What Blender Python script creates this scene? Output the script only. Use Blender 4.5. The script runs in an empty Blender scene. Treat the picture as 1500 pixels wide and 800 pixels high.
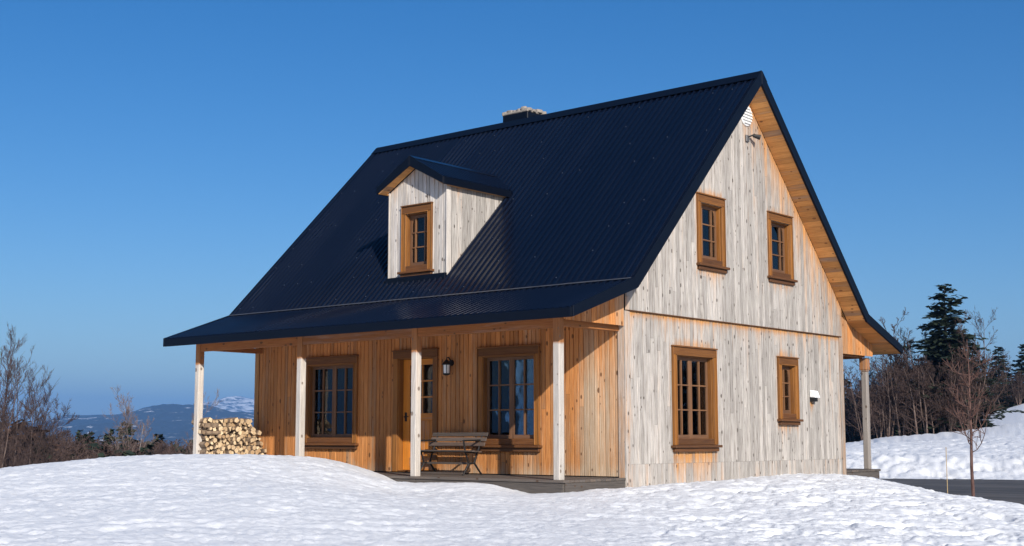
import bpy, math, random
import numpy as np
from mathutils import Vector, Matrix

rad = math.radians
SC = bpy.context.scene
COL = SC.collection
R0 = random.Random(7)

# ------------------------------------------------------------------ camera, sky, sun, exposure
FPX, PITCH, YAW = 1944.27, rad(7.071), rad(40.267)
CAM = np.array([12.022, -16.932, 0.611])
FW = np.array([-math.sin(YAW)*math.cos(PITCH), math.cos(YAW)*math.cos(PITCH), math.sin(PITCH)])
RT = np.array([math.cos(YAW), math.sin(YAW), 0.0])
UP = np.cross(RT, FW)
cam_d = bpy.data.cameras.new('camera'); cam = bpy.data.objects.new('camera', cam_d); COL.objects.link(cam)
cam_d.sensor_fit = 'HORIZONTAL'; cam_d.sensor_width = 36.0; cam_d.lens = 36.0*FPX/1500.0
cam_d.clip_start = 0.1; cam_d.clip_end = 60000
cam.matrix_world = Matrix(((RT[0], UP[0], -FW[0], CAM[0]), (RT[1], UP[1], -FW[1], CAM[1]), (RT[2], UP[2], -FW[2], CAM[2]), (0, 0, 0, 1)))
SC.camera = cam

SUN = Vector((1.572, -1.0, 0.900)).normalized()          # towards the sun
SUN_EL = math.asin(SUN.z); SUN_AZ = math.atan2(SUN.x, SUN.y)
world = bpy.data.worlds.new('World'); SC.world = world; world.use_nodes = True
wn = world.node_tree.nodes; wl = world.node_tree.links
bg = wn['Background']; bg.inputs['Strength'].default_value = 0.086
sky = wn.new('ShaderNodeTexSky'); sky.sky_type = 'NISHITA'; sky.sun_disc = False
sky.sun_elevation = SUN_EL; sky.sun_rotation = SUN_AZ
sky.altitude = 600; sky.air_density = 1.0; sky.dust_density = 1.2; sky.ozone_density = 3.5
hs = wn.new('ShaderNodeHueSaturation'); hs.inputs['Saturation'].default_value = 1.34; hs.inputs['Hue'].default_value = 0.506; wl.new(sky.outputs[0], hs.inputs['Color']); wl.new(hs.outputs[0], bg.inputs['Color'])
sd = bpy.data.lights.new('sun', 'SUN'); sd.energy = 5.0; sd.angle = rad(0.5); sd.color = (1.0, 0.945, 0.86)
so = bpy.data.objects.new('sun', sd); COL.objects.link(so)
so.rotation_euler = (-SUN).to_track_quat('-Z', 'Y').to_euler()
vs = SC.view_settings; vs.view_transform = 'Standard'; vs.look = 'None'; vs.gamma = 1.0; vs.use_curve_mapping = False
vs.exposure = 0.3
SC.render.engine = 'CYCLES'
SC.cycles.max_bounces = 6; SC.cycles.transparent_max_bounces = 12; SC.cycles.volume_bounces = 0
SC.cycles.use_denoising = True

# ------------------------------------------------------------------ helpers: places
def ray(px, py): return FW + RT*(px-750)/FPX - UP*(py-400)/FPX
def at(px, py, d):
    """point seen at photo position (px, py) at horizontal distance d from the viewer"""
    v = ray(px, py); return CAM + v*(d/math.hypot(v[0], v[1]))

# ------------------------------------------------------------------ helpers: materials
def newmat(name):
    m = bpy.data.materials.new(name); m.use_nodes = True
    return m, m.node_tree.nodes, m.node_tree.links, m.node_tree.nodes['Principled BSDF']
def nd(N, t, **k):
    n = N.new(t)
    for a, v in k.items(): setattr(n, a, v)
    return n
def ramp(N, L, fac, stops):
    r = N.new('ShaderNodeValToRGB'); e = r.color_ramp.elements
    while len(e) < len(stops): e.new(0.5)
    for i, (p, c) in enumerate(stops):
        e[i].position = p; e[i].color = (c, c, c, 1) if not isinstance(c, tuple) else (*c, 1)
    if fac is not None: L.new(fac, r.inputs[0])
    return r
def math_(N, L, op, a, b=None, c=None, clamp=False):
    n = N.new('ShaderNodeMath'); n.operation = op; n.use_clamp = clamp
    for i, v in enumerate((a, b, c)):
        if v is None: continue
        if isinstance(v, (int, float)): n.inputs[i].default_value = v
        else: L.new(v, n.inputs[i])
    return n.outputs[0]
def mix(N, L, fac, a, b, blend='MIX'):
    n = N.new('ShaderNodeMix'); n.data_type = 'RGBA'; n.blend_type = blend
    for s, v in (('Factor', fac), ('A', a), ('B', b)):
        i = [x for x in n.inputs if x.name == s and (x.type == 'RGBA' if s != 'Factor' else x.type == 'VALUE')][0]
        if isinstance(v, tuple): i.default_value = (*v, 1)
        elif isinstance(v, (int, float)): i.default_value = v
        else: L.new(v, i)
    return [o for o in n.outputs if o.type == 'RGBA'][0]
def noise(N, L, vec, scale, detail=4, rough=0.55, dist=0.0):
    n = N.new('ShaderNodeTexNoise'); n.inputs['Scale'].default_value = scale
    n.inputs['Detail'].default_value = detail; n.inputs['Roughness'].default_value = rough; n.inputs['Distortion'].default_value = dist
    if vec is not None: L.new(vec, n.inputs['Vector'])
    return n.outputs['Fac']
def vscale(N, L, vec, s):
    m = N.new('ShaderNodeMapping'); m.inputs['Scale'].default_value = s; L.new(vec, m.inputs['Vector']); return m.outputs[0]
def bump(N, L, h, strength, dist, bsdf, prev=None):
    b = N.new('ShaderNodeBump'); b.inputs['Strength'].default_value = strength; b.inputs['Distance'].default_value = dist
    L.new(h, b.inputs['Height'])
    if prev is not None: L.new(prev, b.inputs['Normal'])
    if bsdf is not None: L.new(b.outputs[0], bsdf.inputs['Normal'])
    return b.outputs[0]

def wood(name, fresh, fresh_dark, grey=(0.42, 0.39, 0.36), grey_dark=(0.22, 0.19, 0.17), knot=(0.07, 0.035, 0.018), knots=True, rough=0.75, tone=0.35, kscale=1.0):
    """timber: 'wear' attribute 1 = fresh coloured wood (on post tops also painted eave shade), 0 = bleached by weather; 'gc' = grain coordinates; 'rnd' = one number a board"""
    m, N, L, B = newmat(name)
    gc = nd(N, 'ShaderNodeAttribute', attribute_name='gc').outputs['Vector']
    rnd = nd(N, 'ShaderNodeAttribute', attribute_name='rnd').outputs['Fac']
    wear = nd(N, 'ShaderNodeAttribute', attribute_name='wear').outputs['Fac']
    g1 = noise(N, L, vscale(N, L, gc, (105, 2.6, 105)), 1.0, 6, 0.62, 0.4)
    g2 = noise(N, L, vscale(N, L, gc, (18, 0.9, 18)), 1.0, 4, 0.6, 0.8)
    g3 = noise(N, L, vscale(N, L, gc, (5, 1.3, 5)), 1.0, 5, 0.7)
    gr = ramp(N, L, g1, [(0.32, 0.0), (0.66, 1.0)]).outputs[0]
    fr = mix(N, L, gr, fresh_dark, fresh)
    gy = mix(N, L, gr, grey_dark, grey)
    # bleaching follows the boards: streaks down the grain and a different age for each board
    w = math_(N, L, 'ADD', wear, math_(N, L, 'MULTIPLY', math_(N, L, 'SUBTRACT', g2, 0.5), 1.0))
    w = math_(N, L, 'ADD', w, math_(N, L, 'MULTIPLY', math_(N, L, 'SUBTRACT', rnd, 0.5), 0.28))
    w = math_(N, L, 'ADD', w, math_(N, L, 'MULTIPLY', math_(N, L, 'SUBTRACT', g3, 0.5), 0.5))
    w = ramp(N, L, w, [(0.22, 0.0), (0.85, 1.0)]).outputs[0]
    c = mix(N, L, w, gy, fr)
    t = math_(N, L, 'ADD', 1.0 - tone*0.5, math_(N, L, 'MULTIPLY', rnd, tone))
    t = math_(N, L, 'MULTIPLY', t, math_(N, L, 'ADD', 0.78, math_(N, L, 'MULTIPLY', g3, 0.44)))
    c = mix(N, L, 1.0, c, t, 'MULTIPLY')
    if knots:
        v = nd(N, 'ShaderNodeTexVoronoi'); v.inputs['Scale'].default_value = 1.0
        L.new(vscale(N, L, gc, (12*kscale, 6.5*kscale, 12*kscale)), v.inputs['Vector'])
        sep = nd(N, 'ShaderNodeSeparateColor'); L.new(v.outputs['Color'], sep.inputs[0])
        size = math_(N, L, 'MULTIPLY', math_(N, L, 'SUBTRACT', sep.outputs[0], 0.50, clamp=True), 0.62)
        k = math_(N, L, 'SUBTRACT', size, v.outputs['Distance'])
        k = ramp(N, L, k, [(0.0, 0.0), (0.07, 1.0)]).outputs[0]
        c = mix(N, L, math_(N, L, 'MULTIPLY', k, 0.85), c, knot)
    L.new(c, B.inputs['Base Color']); B.inputs['Roughness'].default_value = rough
    B.inputs['Specular IOR Level'].default_value = 0.25
    bump(N, L, g1, 0.5, 0.004, B)
    return m

def plain(name, col, rough=0.6, metal=0.0, var=0.25, scale=12.0, spec=0.4, bmp=0.0):
    m, N, L, B = newmat(name)
    tc = nd(N, 'ShaderNodeTexCoord').outputs['Object']
    f = noise(N, L, tc, scale, 5, 0.6)
    f = math_(N, L, 'ADD', 1-var/2, math_(N, L, 'MULTIPLY', f, var))
    L.new(mix(N, L, 1.0, col, f, 'MULTIPLY'), B.inputs['Base Color'])
    B.inputs['Roughness'].default_value = rough; B.inputs['Metallic'].default_value = metal; B.inputs['Specular IOR Level'].default_value = spec
    if bmp: bump(N, L, noise(N, L, tc, scale*3, 5, 0.6), bmp, 0.01, B)
    return m

M = {}
M['porch_wood'] = wood('orange_plank', (0.58, 0.255, 0.082), (0.33, 0.120, 0.034), grey=(0.58, 0.45, 0.32), grey_dark=(0.38, 0.24, 0.13), tone=0.5, knot=(0.10, 0.04, 0.015))
M['gable_wood'] = wood('weathered_plank', (0.50, 0.26, 0.10), (0.34, 0.15, 0.05), grey=(0.54, 0.50, 0.455), grey_dark=(0.195, 0.170, 0.150), knot=(0.06, 0.045, 0.035), tone=0.40, kscale=1.15)
M['dormer_wood'] = wood('bleached_plank', (0.48, 0.28, 0.13), (0.36, 0.19, 0.08), grey=(0.64, 0.59, 0.53), grey_dark=(0.33, 0.29, 0.26), knot=(0.09, 0.07, 0.06), tone=0.35)
M['casing'] = wood('stained_casing', (0.32, 0.135, 0.030), (0.19, 0.070, 0.015), grey=(0.20, 0.085, 0.026), grey_dark=(0.11, 0.042, 0.014), tone=0.3, knots=False, rough=0.55)
M['sill'] = wood('dark_sill_timber', (0.19, 0.075, 0.022), (0.10, 0.036, 0.012), grey=(0.12, 0.055, 0.022), grey_dark=(0.07, 0.03, 0.014), tone=0.25, knots=False, rough=0.6)
M['sash'] = wood('sash_timber', (0.22, 0.11, 0.05), (0.13, 0.06, 0.028), grey=(0.17, 0.09, 0.05), grey_dark=(0.11, 0.055, 0.032), tone=0.2, knots=False, rough=0.5)
M['post'] = wood('weathered_post', (0.36, 0.165, 0.065), (0.24, 0.095, 0.034), grey=(0.58, 0.53, 0.47), grey_dark=(0.36, 0.32, 0.28), knot=(0.16, 0.12, 0.09), tone=0.15)  # fresh tones also carry the painted eave shade of the post tops
M['post_grey'] = wood('grey_post', (0.36, 0.28, 0.22), (0.24, 0.18, 0.14), grey=(0.34, 0.30, 0.27), grey_dark=(0.20, 0.175, 0.155), tone=0.15)
M['soffit'] = wood('soffit_board', (0.68, 0.34, 0.115), (0.47, 0.205, 0.058), knot=(0.20, 0.08, 0.03), tone=0.5, rough=0.6)
M['beam'] = wood('beam_timber', (0.33, 0.135, 0.044), (0.20, 0.07, 0.02), tone=0.3)
M['deck'] = wood('grey_deck', (0.15, 0.115, 0.09), (0.09, 0.07, 0.058), grey=(0.135, 0.115, 0.10), grey_dark=(0.065, 0.056, 0.05), tone=0.4)
M['door'] = wood('varnished_door', (0.62, 0.23, 0.032), (0.48, 0.155, 0.018), tone=0.2, knots=False, rough=0.4)
M['bench_wood'] = wood('bench_timber', (0.11, 0.07, 0.05), (0.055, 0.035, 0.025), grey=(0.12, 0.095, 0.08), grey_dark=(0.055, 0.043, 0.036), tone=0.5, knots=False)
M['iron'] = plain('black_iron', (0.022, 0.020, 0.019), 0.5, 0.3)
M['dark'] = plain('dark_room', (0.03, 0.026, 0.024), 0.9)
M['white'] = plain('white_plastic', (0.80, 0.80, 0.78), 0.45, 0, 0.06)
M['flash'] = plain('weathered_flashing', (0.11, 0.11, 0.115), 0.45, 0.3, 1.4, 3)
M['screw'] = plain('screw_head', (0.16, 0.18, 0.22), 0.35, 0.6)
M['curtain'] = plain('curtain_cloth', (0.50, 0.50, 0.50), 0.9, 0, 0.2)
M['stone'] = plain('chimney_stone', (0.28, 0.245, 0.21), 0.85, 0, 1.2, 9, 0.2, 0.5)
M['yellow'] = plain('yellow_stake', (0.42, 0.30, 0.15), 0.7)
M['tape'] = plain('pink_tape', (0.75, 0.30, 0.28), 0.6)

def roof_mat():
    m, N, L, B = newmat('navy_metal_roofing')
    tc = nd(N, 'ShaderNodeTexCoord').outputs['Object']
    f = noise(N, L, vscale(N, L, tc, (1.5, 0.4, 0.4)), 1.0, 5, 0.6)
    f2 = noise(N, L, tc, 14, 4, 0.6)
    # each sheet is 0.84 m wide and took the weather a little differently
    sx = nd(N, 'ShaderNodeSeparateXYZ'); L.new(tc, sx.inputs[0])
    pid = math_(N, L, 'FLOOR', math_(N, L, 'DIVIDE', sx.outputs[0], 0.84))
    wnz = nd(N, 'ShaderNodeTexWhiteNoise', noise_dimensions='1D'); L.new(pid, wnz.inputs['W'])
    c = mix(N, L, math_(N, L, 'MULTIPLY', math_(N, L, 'ADD', f, wnz.outputs['Value']), 0.5), (0.0016, 0.0030, 0.0085), (0.0036, 0.0062, 0.0160))
    L.new(c, B.inputs['Base Color'])
    L.new(math_(N, L, 'ADD', math_(N, L, 'ADD', 0.12, math_(N, L, 'MULTIPLY', wnz.outputs['Value'], 0.07)), math_(N, L, 'MULTIPLY', f, 0.18)), B.inputs['Roughness'])
    B.inputs['Specular IOR Level'].default_value = 0.42
    bump(N, L, f2, 0.02, 0.01, B)
    return m
M['roof'] = roof_mat()
M['rooftrim'] = plain('navy_trim', (0.003, 0.005, 0.011), 0.42, 0, 0.3, 6, 0.14)

def glass_mat():
    m, N, L, B = newmat('window_glass')
    out = N['Material Output']; N.remove(B)
    gl = nd(N, 'ShaderNodeBsdfGlossy'); gl.inputs['Roughness'].default_value = 0.015; gl.inputs['Color'].default_value = (0.95, 0.97, 1, 1)
    tr = nd(N, 'ShaderNodeBsdfTransparent'); tr.inputs['Color'].default_value = (0.72, 0.75, 0.75, 1)
    fr = nd(N, 'ShaderNodeFresnel'); fr.inputs['IOR'].default_value = 1.55
    tc = nd(N, 'ShaderNodeTexCoord').outputs['Object']
    b = bump(N, L, noise(N, L, tc, 2.5, 2, 0.5), 0.035, 0.05, None); L.new(b, gl.inputs['Normal'])
    f = math_(N, L, 'MULTIPLY', fr.outputs[0], 1.0, clamp=True)
    mx = nd(N, 'ShaderNodeMixShader'); L.new(f, mx.inputs[0]); L.new(tr.outputs[0], mx.inputs[1]); L.new(gl.outputs[0], mx.inputs[2])
    L.new(mx.outputs[0], out.inputs['Surface'])
    return m
M['glass'] = glass_mat()

def snow_mat():
    m, N, L, B = newmat('snow')
    g = nd(N, 'ShaderNodeNewGeometry').outputs['Position']
    fz = nd(N, 'ShaderNodeAttribute', attribute_name='forest').outputs['Fac']
    n1 = noise(N, L, vscale(N, L, g, (3.0, 3.0, 3.0)), 1.0, 6, 0.6)
    n2 = noise(N, L, vscale(N, L, g, (16, 16, 16)), 1.0, 5, 0.65)
    n3 = noise(N, L, vscale(N, L, g, (90, 90, 90)), 1.0, 3, 0.6)
    c = mix(N, L, n1, (0.74, 0.75, 0.765), (0.82, 0.82, 0.82))
    fo = noise(N, L, vscale(N, L, g, (0.02, 0.02, 0.02)), 1.0, 6, 0.65)
    fc = mix(N, L, ramp(N, L, fo, [(0.55, 0.0), (0.70, 1.0)]).outputs[0], (0.035, 0.026, 0.022), (0.4, 0.4, 0.4))
    L.new(mix(N, L, fz, c, fc), B.inputs['Base Color'])
    B.inputs['Roughness'].default_value = 0.55; B.inputs['Specular IOR Level'].default_value = 0.3
    B.inputs['Subsurface Weight'].default_value = 0.0
    p = bump(N, L, n2, 0.45, 0.03, None)
    bump(N, L, n3, 0.5, 0.006, B, p)
    return m
M['snow'] = snow_mat()

def asphalt_mat():
    m, N, L, B = newmat('asphalt')
    g = nd(N, 'ShaderNodeNewGeometry').outputs['Position']
    n1 = noise(N, L, vscale(N, L, g, (0.5, 0.5, 0.5)), 1.0, 5, 0.6)
    n2 = noise(N, L, vscale(N, L, g, (30, 30, 30)), 1.0, 3, 0.6)
    c = mix(N, L, ramp(N, L, n1, [(0.4, 0.0), (0.6, 1.0)]).outputs[0], (0.044, 0.038, 0.034), (0.085, 0.075, 0.068))
    n4 = noise(N, L, vscale(N, L, g, (0.10, 1.6, 1.0)), 1.0, 4, 0.6)
    c = mix(N, L, ramp(N, L, n4, [(0.50, 0.0), (0.58, 0.8)]).outputs[0], c, (0.022, 0.020, 0.019))
    c = mix(N, L, ramp(N, L, n4, [(0.30, 0.8), (0.38, 0.0)]).outputs[0], c, (0.20, 0.19, 0.18))
    c = mix(N, L, math_(N, L, 'MULTIPLY', n2, 0.3), c, (0.15, 0.145, 0.14))
    L.new(c, B.inputs['Base Color']); B.inputs['Roughness'].default_value = 0.85
    bump(N, L, n2, 0.5, 0.01, B)
    return m
M['asphalt'] = asphalt_mat()

def bark_mat(name, a, b, white=False):
    m, N, L, B = newmat(name)
    tc = nd(N, 'ShaderNodeTexCoord').outputs['Object']
    f = noise(N, L, vscale(N, L, tc, (9, 9, 3)), 1.0, 5, 0.65)
    f = ramp(N, L, f, [(0.38, 0.0), (0.62, 1.0)]).outputs[0]
    L.new(mix(N, L, f, a, b), B.inputs['Base Color']); B.inputs['Roughness'].default_value = 0.85; B.inputs['Specular IOR Level'].default_value = 0.2
    return m
M['bark'] = bark_mat('grey_brown_bark', (0.085, 0.055, 0.045), (0.17, 0.125, 0.105))
M['twig'] = bark_mat('brown_twig', (0.054, 0.034, 0.029), (0.090, 0.060, 0.051))
M['pale_twig'] = bark_mat('pale_twig', (0.16, 0.115, 0.10), (0.25, 0.19, 0.17))
M['birch'] = bark_mat('birch_bark', (0.20, 0.17, 0.15), (0.55, 0.51, 0.47))
M['sapling_bark'] = bark_mat('sapling_bark', (0.075, 0.038, 0.031), (0.15, 0.088, 0.072))
def needle_mat(name, a, b):
    m, N, L, B = newmat(name)
    tc = nd(N, 'ShaderNodeTexCoord').outputs['Object']
    f = noise(N, L, tc, 1.6, 4, 0.7)
    f = ramp(N, L, f, [(0.35, 0.0), (0.65, 1.0)]).outputs[0]
    L.new(mix(N, L, f, a, b), B.inputs['Base Color']); B.inputs['Roughness'].default_value = 0.7; B.inputs['Specular IOR Level'].default_value = 0.2
    return m
M['needle'] = needle_mat('spruce_needle', (0.012, 0.020, 0.013), (0.032, 0.044, 0.026))
M['dead_needle'] = needle_mat('rusty_needle', (0.055, 0.030, 0.020), (0.10, 0.055, 0.036))

def log_end_mat():
    m, N, L, B = newmat('split_log_end')
    tc = nd(N, 'ShaderNodeTexCoord').outputs['Object']
    oi = nd(N, 'ShaderNodeObjectInfo').outputs['Random']
    f = noise(N, L, vscale(N, L, tc, (18, 18, 18)), 1.0, 4, 0.6)
    c = mix(N, L, oi, (0.36, 0.235, 0.125), (0.78, 0.62, 0.40))
    c = mix(N, L, ramp(N, L, f, [(0.45, 0.0), (0.7, 0.55)]).outputs[0], c, (0.34, 0.18, 0.07))
    L.new(c, B.inputs['Base Color']); B.inputs['Roughness'].default_value = 0.8
    return m
M['logend'] = log_end_mat()
M['logside'] = bark_mat('log_bark', (0.10, 0.065, 0.045), (0.30, 0.22, 0.15))
def hill_mat(name, forest, snowc, lo, hi, sc):
    m, N, L, B = newmat(name)
    g = nd(N, 'ShaderNodeNewGeometry').outputs['Position']
    f = noise(N, L, vscale(N, L, g, (sc, sc, sc*3.5)), 1.0, 8, 0.68, 0.5)
    hz = nd(N, 'ShaderNodeAttribute', attribute_name='wear').outputs['Fac']
    f = math_(N, L, 'ADD', f, hz)
    f = ramp(N, L, f, [(lo, 0.0), (hi, 1.0)]).outputs[0]
    L.new(mix(N, L, f, forest, snowc), B.inputs['Base Color']); B.inputs['Roughness'].default_value = 0.9
    return m
M['hill_near'] = hill_mat('forested_hill', (0.020, 0.026, 0.030), (0.62, 0.64, 0.66), 0.585, 0.65, 0.018)
M['hill_far'] = hill_mat('snowy_mountain', (0.045, 0.05, 0.055), (0.66, 0.68, 0.70), 0.50, 0.60, 0.020)

# ------------------------------------------------------------------ helpers: meshes
class MB:
    def __init__(s): s.v, s.f, s.m, s.gc, s.rnd, s.wear = [], [], [], [], [], []
    def add(s, verts, faces, mat=0, gc=None, rnd=None, wear=0.5):
        b = len(s.v); n = len(verts)
        if rnd is None: rnd = R0.random()
        s.v += [tuple(map(float, p)) for p in verts]
        s.gc += gc if gc is not None else [tuple(map(float, p)) for p in verts]
        s.rnd += [rnd]*n
        s.wear += list(wear) if hasattr(wear, '__len__') else [wear]*n
        s.f += [tuple(b+i for i in f) for f in faces]; s.m += [mat]*len(faces)
    def box(s, lo, hi, axis=2, mat=0, wear=0.5, rnd=None):
        x0, y0, z0 = lo; x1, y1, z1 = hi
        s.obox(((x0+x1)/2, (y0+y1)/2, (z0+z1)/2), ((x1-x0)/2, 0, 0), (0, (y1-y0)/2, 0), (0, 0, (z1-z0)/2), axis, mat, wear, rnd)
    def obox(s, c, a, b, d, axis=2, mat=0, wear=0.5, rnd=None):
        c = np.array(c, float); A = [np.array(a, float), np.array(b, float), np.array(d, float)]
        if np.dot(np.cross(A[0], A[1]), A[2]) < 0: A[0] = -A[0]
        sg = [(-1,-1,-1),(1,-1,-1),(1,1,-1),(-1,1,-1),(-1,-1,1),(1,-1,1),(1,1,1),(-1,1,1)]
        ln = [np.linalg.norm(q) for q in A]; o = [R0.uniform(0, 30) for _ in range(3)]
        oth = [i for i in range(3) if i != axis]
        vs_, gc = [], []
        for q in sg:
            vs_.append(c+sum(q[i]*A[i] for i in range(3)))
            gc.append((q[oth[0]]*ln[oth[0]]+o[0], q[axis]*ln[axis]+o[1], q[oth[1]]*ln[oth[1]]+o[2]))
        s.add(vs_, [(3,2,1,0),(4,5,6,7),(0,1,5,4),(1,2,6,5),(2,3,7,6),(3,0,4,7)], mat, gc, rnd, wear)
    def prism(s, poly, vec, mat=0, wear=0.5, rnd=None, cap=None):
        """extrude a polygon of 3-D points by vec"""
        n = len(poly); p = [np.array(q, float) for q in poly]; v = np.array(vec, float)
        nrm = sum(np.cross(p[i]-p[0], p[(i+1) % n]-p[0]) for i in range(n))
        if np.dot(nrm, v) > 0: p = p[::-1]
        vv = p+[q+v for q in p]
        L_ = np.linalg.norm(v); o = R0.uniform(0, 20)
        gc = [(0.0+i*0.03+o, o, o) for i in range(n)]+[(0.0+i*0.03+o, L_+o, o) for i in range(n)]
        s.add(vv, [tuple(range(n)), tuple(range(2*n-1, n-1, -1))], mat if cap is None else cap, gc, rnd, wear)
        b = len(s.v)-2*n
        for i in range(n):
            j = (i+1) % n
            s.f.append((b+j, b+i, b+n+i, b+n+j)); s.m.append(mat)
    def tube(s, pts, radii, sides=8, mat=0, wear=0.5, caps=True, rnd=None):
        pts = [np.array(p, float) for p in pts]; V, F = [], []
        for i, p in enumerate(pts):
            t = pts[min(i+1, len(pts)-1)]-pts[max(i-1, 0)]; t = t/np.linalg.norm(t)
            a = np.cross(t, (0, 0, 1) if abs(t[2]) < 0.9 else (1, 0, 0)); a /= np.linalg.norm(a); b = np.cross(t, a)
            for k in range(sides):
                th = 2*math.pi*k/sides; V.append(p+(a*math.cos(th)+b*math.sin(th))*radii[i])
        for i in range(len(pts)-1):
            for k in range(sides):
                k2 = (k+1) % sides; F.append((i*sides+k2, i*sides+k, (i+1)*sides+k, (i+1)*sides+k2))
        if caps:
            F.append(tuple(range(sides))); F.append(tuple(range(len(pts)*sides-1, (len(pts)-1)*sides-1, -1)))
        s.add(V, F, mat, None, rnd, wear)
    def build(s, name, mats, parent=None, bevel=0.0, smooth=False):
        me = bpy.data.meshes.new(name); me.from_pydata(s.v, [], s.f)
        for m in (mats if isinstance(mats, (list, tuple)) else [mats]): me.materials.append(M[m] if isinstance(m, str) else m)
        me.polygons.foreach_set('material_index', s.m)
        a = me.attributes.new('gc', 'FLOAT_VECTOR', 'POINT'); a.data.foreach_set('vector', np.array(s.gc, np.float32).ravel())
        a = me.attributes.new('rnd', 'FLOAT', 'POINT'); a.data.foreach_set('value', np.array(s.rnd, np.float32))
        a = me.attributes.new('wear', 'FLOAT', 'POINT'); a.data.foreach_set('value', np.array(s.wear, np.float32))
        if smooth: me.polygons.foreach_set('use_smooth', [True]*len(me.polygons))
        me.update()
        o = bpy.data.objects.new(name, me); COL.objects.link(o)
        if parent is not None:
            o.parent = parent; o.matrix_parent_inverse = Matrix.Translation(-parent_world(parent))
        if bevel:
            b = o.modifiers.new('bevel', 'BEVEL'); b.width = bevel; b.segments = 1; b.limit_method = 'ANGLE'
        return o
WLOC = {}
def parent_world(p): return Vector(WLOC.get(p, (0, 0, 0)))
def mesh_np(name, V, F, mats, parent=None, attr=None, smooth=False, fm=None):
    """V (n,3), F (m,k) numpy arrays"""
    me = bpy.data.meshes.new(name); n, k = F.shape
    me.vertices.add(len(V)); me.vertices.foreach_set('co', np.asarray(V, np.float32).ravel())
    me.loops.add(n*k); me.loops.foreach_set('vertex_index', F.astype(np.int32).ravel())
    me.polygons.add(n); me.polygons.foreach_set('loop_start', np.arange(0, n*k, k, dtype=np.int32))
    try: me.polygons.foreach_set('loop_total', np.full(n, k, np.int32))
    except Exception: pass
    if fm is not None: me.polygons.foreach_set('material_index', fm.astype(np.int32))
    me.polygons.foreach_set('use_smooth', np.full(n, smooth, bool))
    for m in mats: me.materials.append(M[m])
    for an, av in (attr or {}).items():
        a = me.attributes.new(an, 'FLOAT', 'POINT'); a.data.foreach_set('value', np.asarray(av, np.float32))
    me.update(calc_edges=True); me.validate()
    return me
def link(name, me, parent=None, loc=None):
    o = bpy.data.objects.new(name, me); COL.objects.link(o)
    if parent is not None: o.parent = parent
    if loc is not None: o.location = loc
    return o
def tag(o, label=None, cat=None, group=None, kind=None):
    if label: o['label'] = label
    if cat: o['category'] = cat
    if group: o['group'] = group
    if kind: o['kind'] = kind
    return o
def empty(name, loc=(0, 0, 0), parent=None):
    o = bpy.data.objects.new(name, None); COL.objects.link(o); o.location = loc; o.empty_display_size = 0.2
    WLOC[o] = loc
    if parent is not None:
        o.parent = parent; o.matrix_parent_inverse = Matrix.Translation(-parent_world(parent))
    return o

# ------------------------------------------------------------------ noise in numpy
def vnoise(x, y, seed):
    r = np.random.RandomState(seed); T = r.rand(256, 256)
    xi = np.floor(x).astype(int); yi = np.floor(y).astype(int); fx = x-xi; fy = y-yi
    fx = fx*fx*fx*(fx*(fx*6-15)+10); fy = fy*fy*fy*(fy*(fy*6-15)+10)
    a = T[xi & 255, yi & 255]; b = T[(xi+1) & 255, yi & 255]; c = T[xi & 255, (yi+1) & 255]; d = T[(xi+1) & 255, (yi+1) & 255]
    return (a*(1-fx)+b*fx)*(1-fy)+(c*(1-fx)+d*fx)*fy-0.5
def fbm(x, y, seed, octv=4, gain=0.5, lac=2.03):
    s = 0; a = 1.0
    for i in range(octv):
        s = s+a*vnoise(x, y, seed+i*17); x = x*lac+3.1; y = y*lac+7.7; a *= gain
    return s

# ------------------------------------------------------------------ ground: snow in one sheet out to the horizon
W, D, P = 9.023, 7.377, 1.543
ctl = []
def cp(px, py, d): ctl.append(tuple(at(px, py, d)))
def cz(px, d, z): q = at(px, 641, d); ctl.append((q[0], q[1], z))
for px in (-400, -100, 250, 550, 850, 1150, 1450, 1800):
    cz(px, 5, -0.84); cz(px, 9.5, -0.62)
for px, z in ((-400, -0.45), (-100, -0.40), (250, -0.36), (550, -0.42), (850, -0.46), (1150, -0.47), (1450, -0.52), (1800, -0.6)): cz(px, 13, z)
for px, z in ((-400, -0.35), (-100, -0.22), (100, -0.12), (300, -0.06), (430, -0.06), (600, -0.22), (750, -0.31), (1000, -0.32), (1240, -0.33), (1500, -0.45), (1800, -0.6)): cz(px, 17, z)
for t in ((-300, 716, 25), (-150, 703, 24.5), (0, 690, 24), (80, 681, 23.5), (150, 673, 23), (230, 668, 22.5), (300, 670, 22.8), (370, 673, 23), (430, 672, 22.6), (480, 673.5, 22.4), (520, 683, 22.0),
          (545, 692, 21.8), (563, 701, 21.6), (580, 709, 21.4), (597, 715, 21.2), (616, 713, 21.0), (650, 709, 20.65), (695, 707.5, 20.2), (726, 711, 19.9), (740, 718, 19.82), (752, 722, 19.75), (829, 723, 19.4), (870, 720, 20.0), (917, 718.5, 20.65),
          (1100, 702, 23.0), (1170, 697.5, 23.6), (1240, 699.5, 24), (1290, 705, 24), (1340, 716, 23.2), (1390, 727, 22.4), (1440, 737, 21.6), (1500, 743, 21), (1600, 756, 20), (1800, 780, 18.5)): cp(*t)
for px, d, z in ((470, 20.4, 0.12), (520, 20.2, 0.03), (560, 19.9, -0.09), (600, 19.4, -0.19), (650, 18.9, -0.2), (700, 18.6, -0.2), (740, 18.4, -0.26)): cz(px, d, z)
for y, z in ((0.03, -0.17), (1.77, -0.18), (3.0, -0.15), (3.9, -0.11), (5.0, -0.08), (7.25, -0.14)): ctl.append((0.08, y, z))
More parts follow.
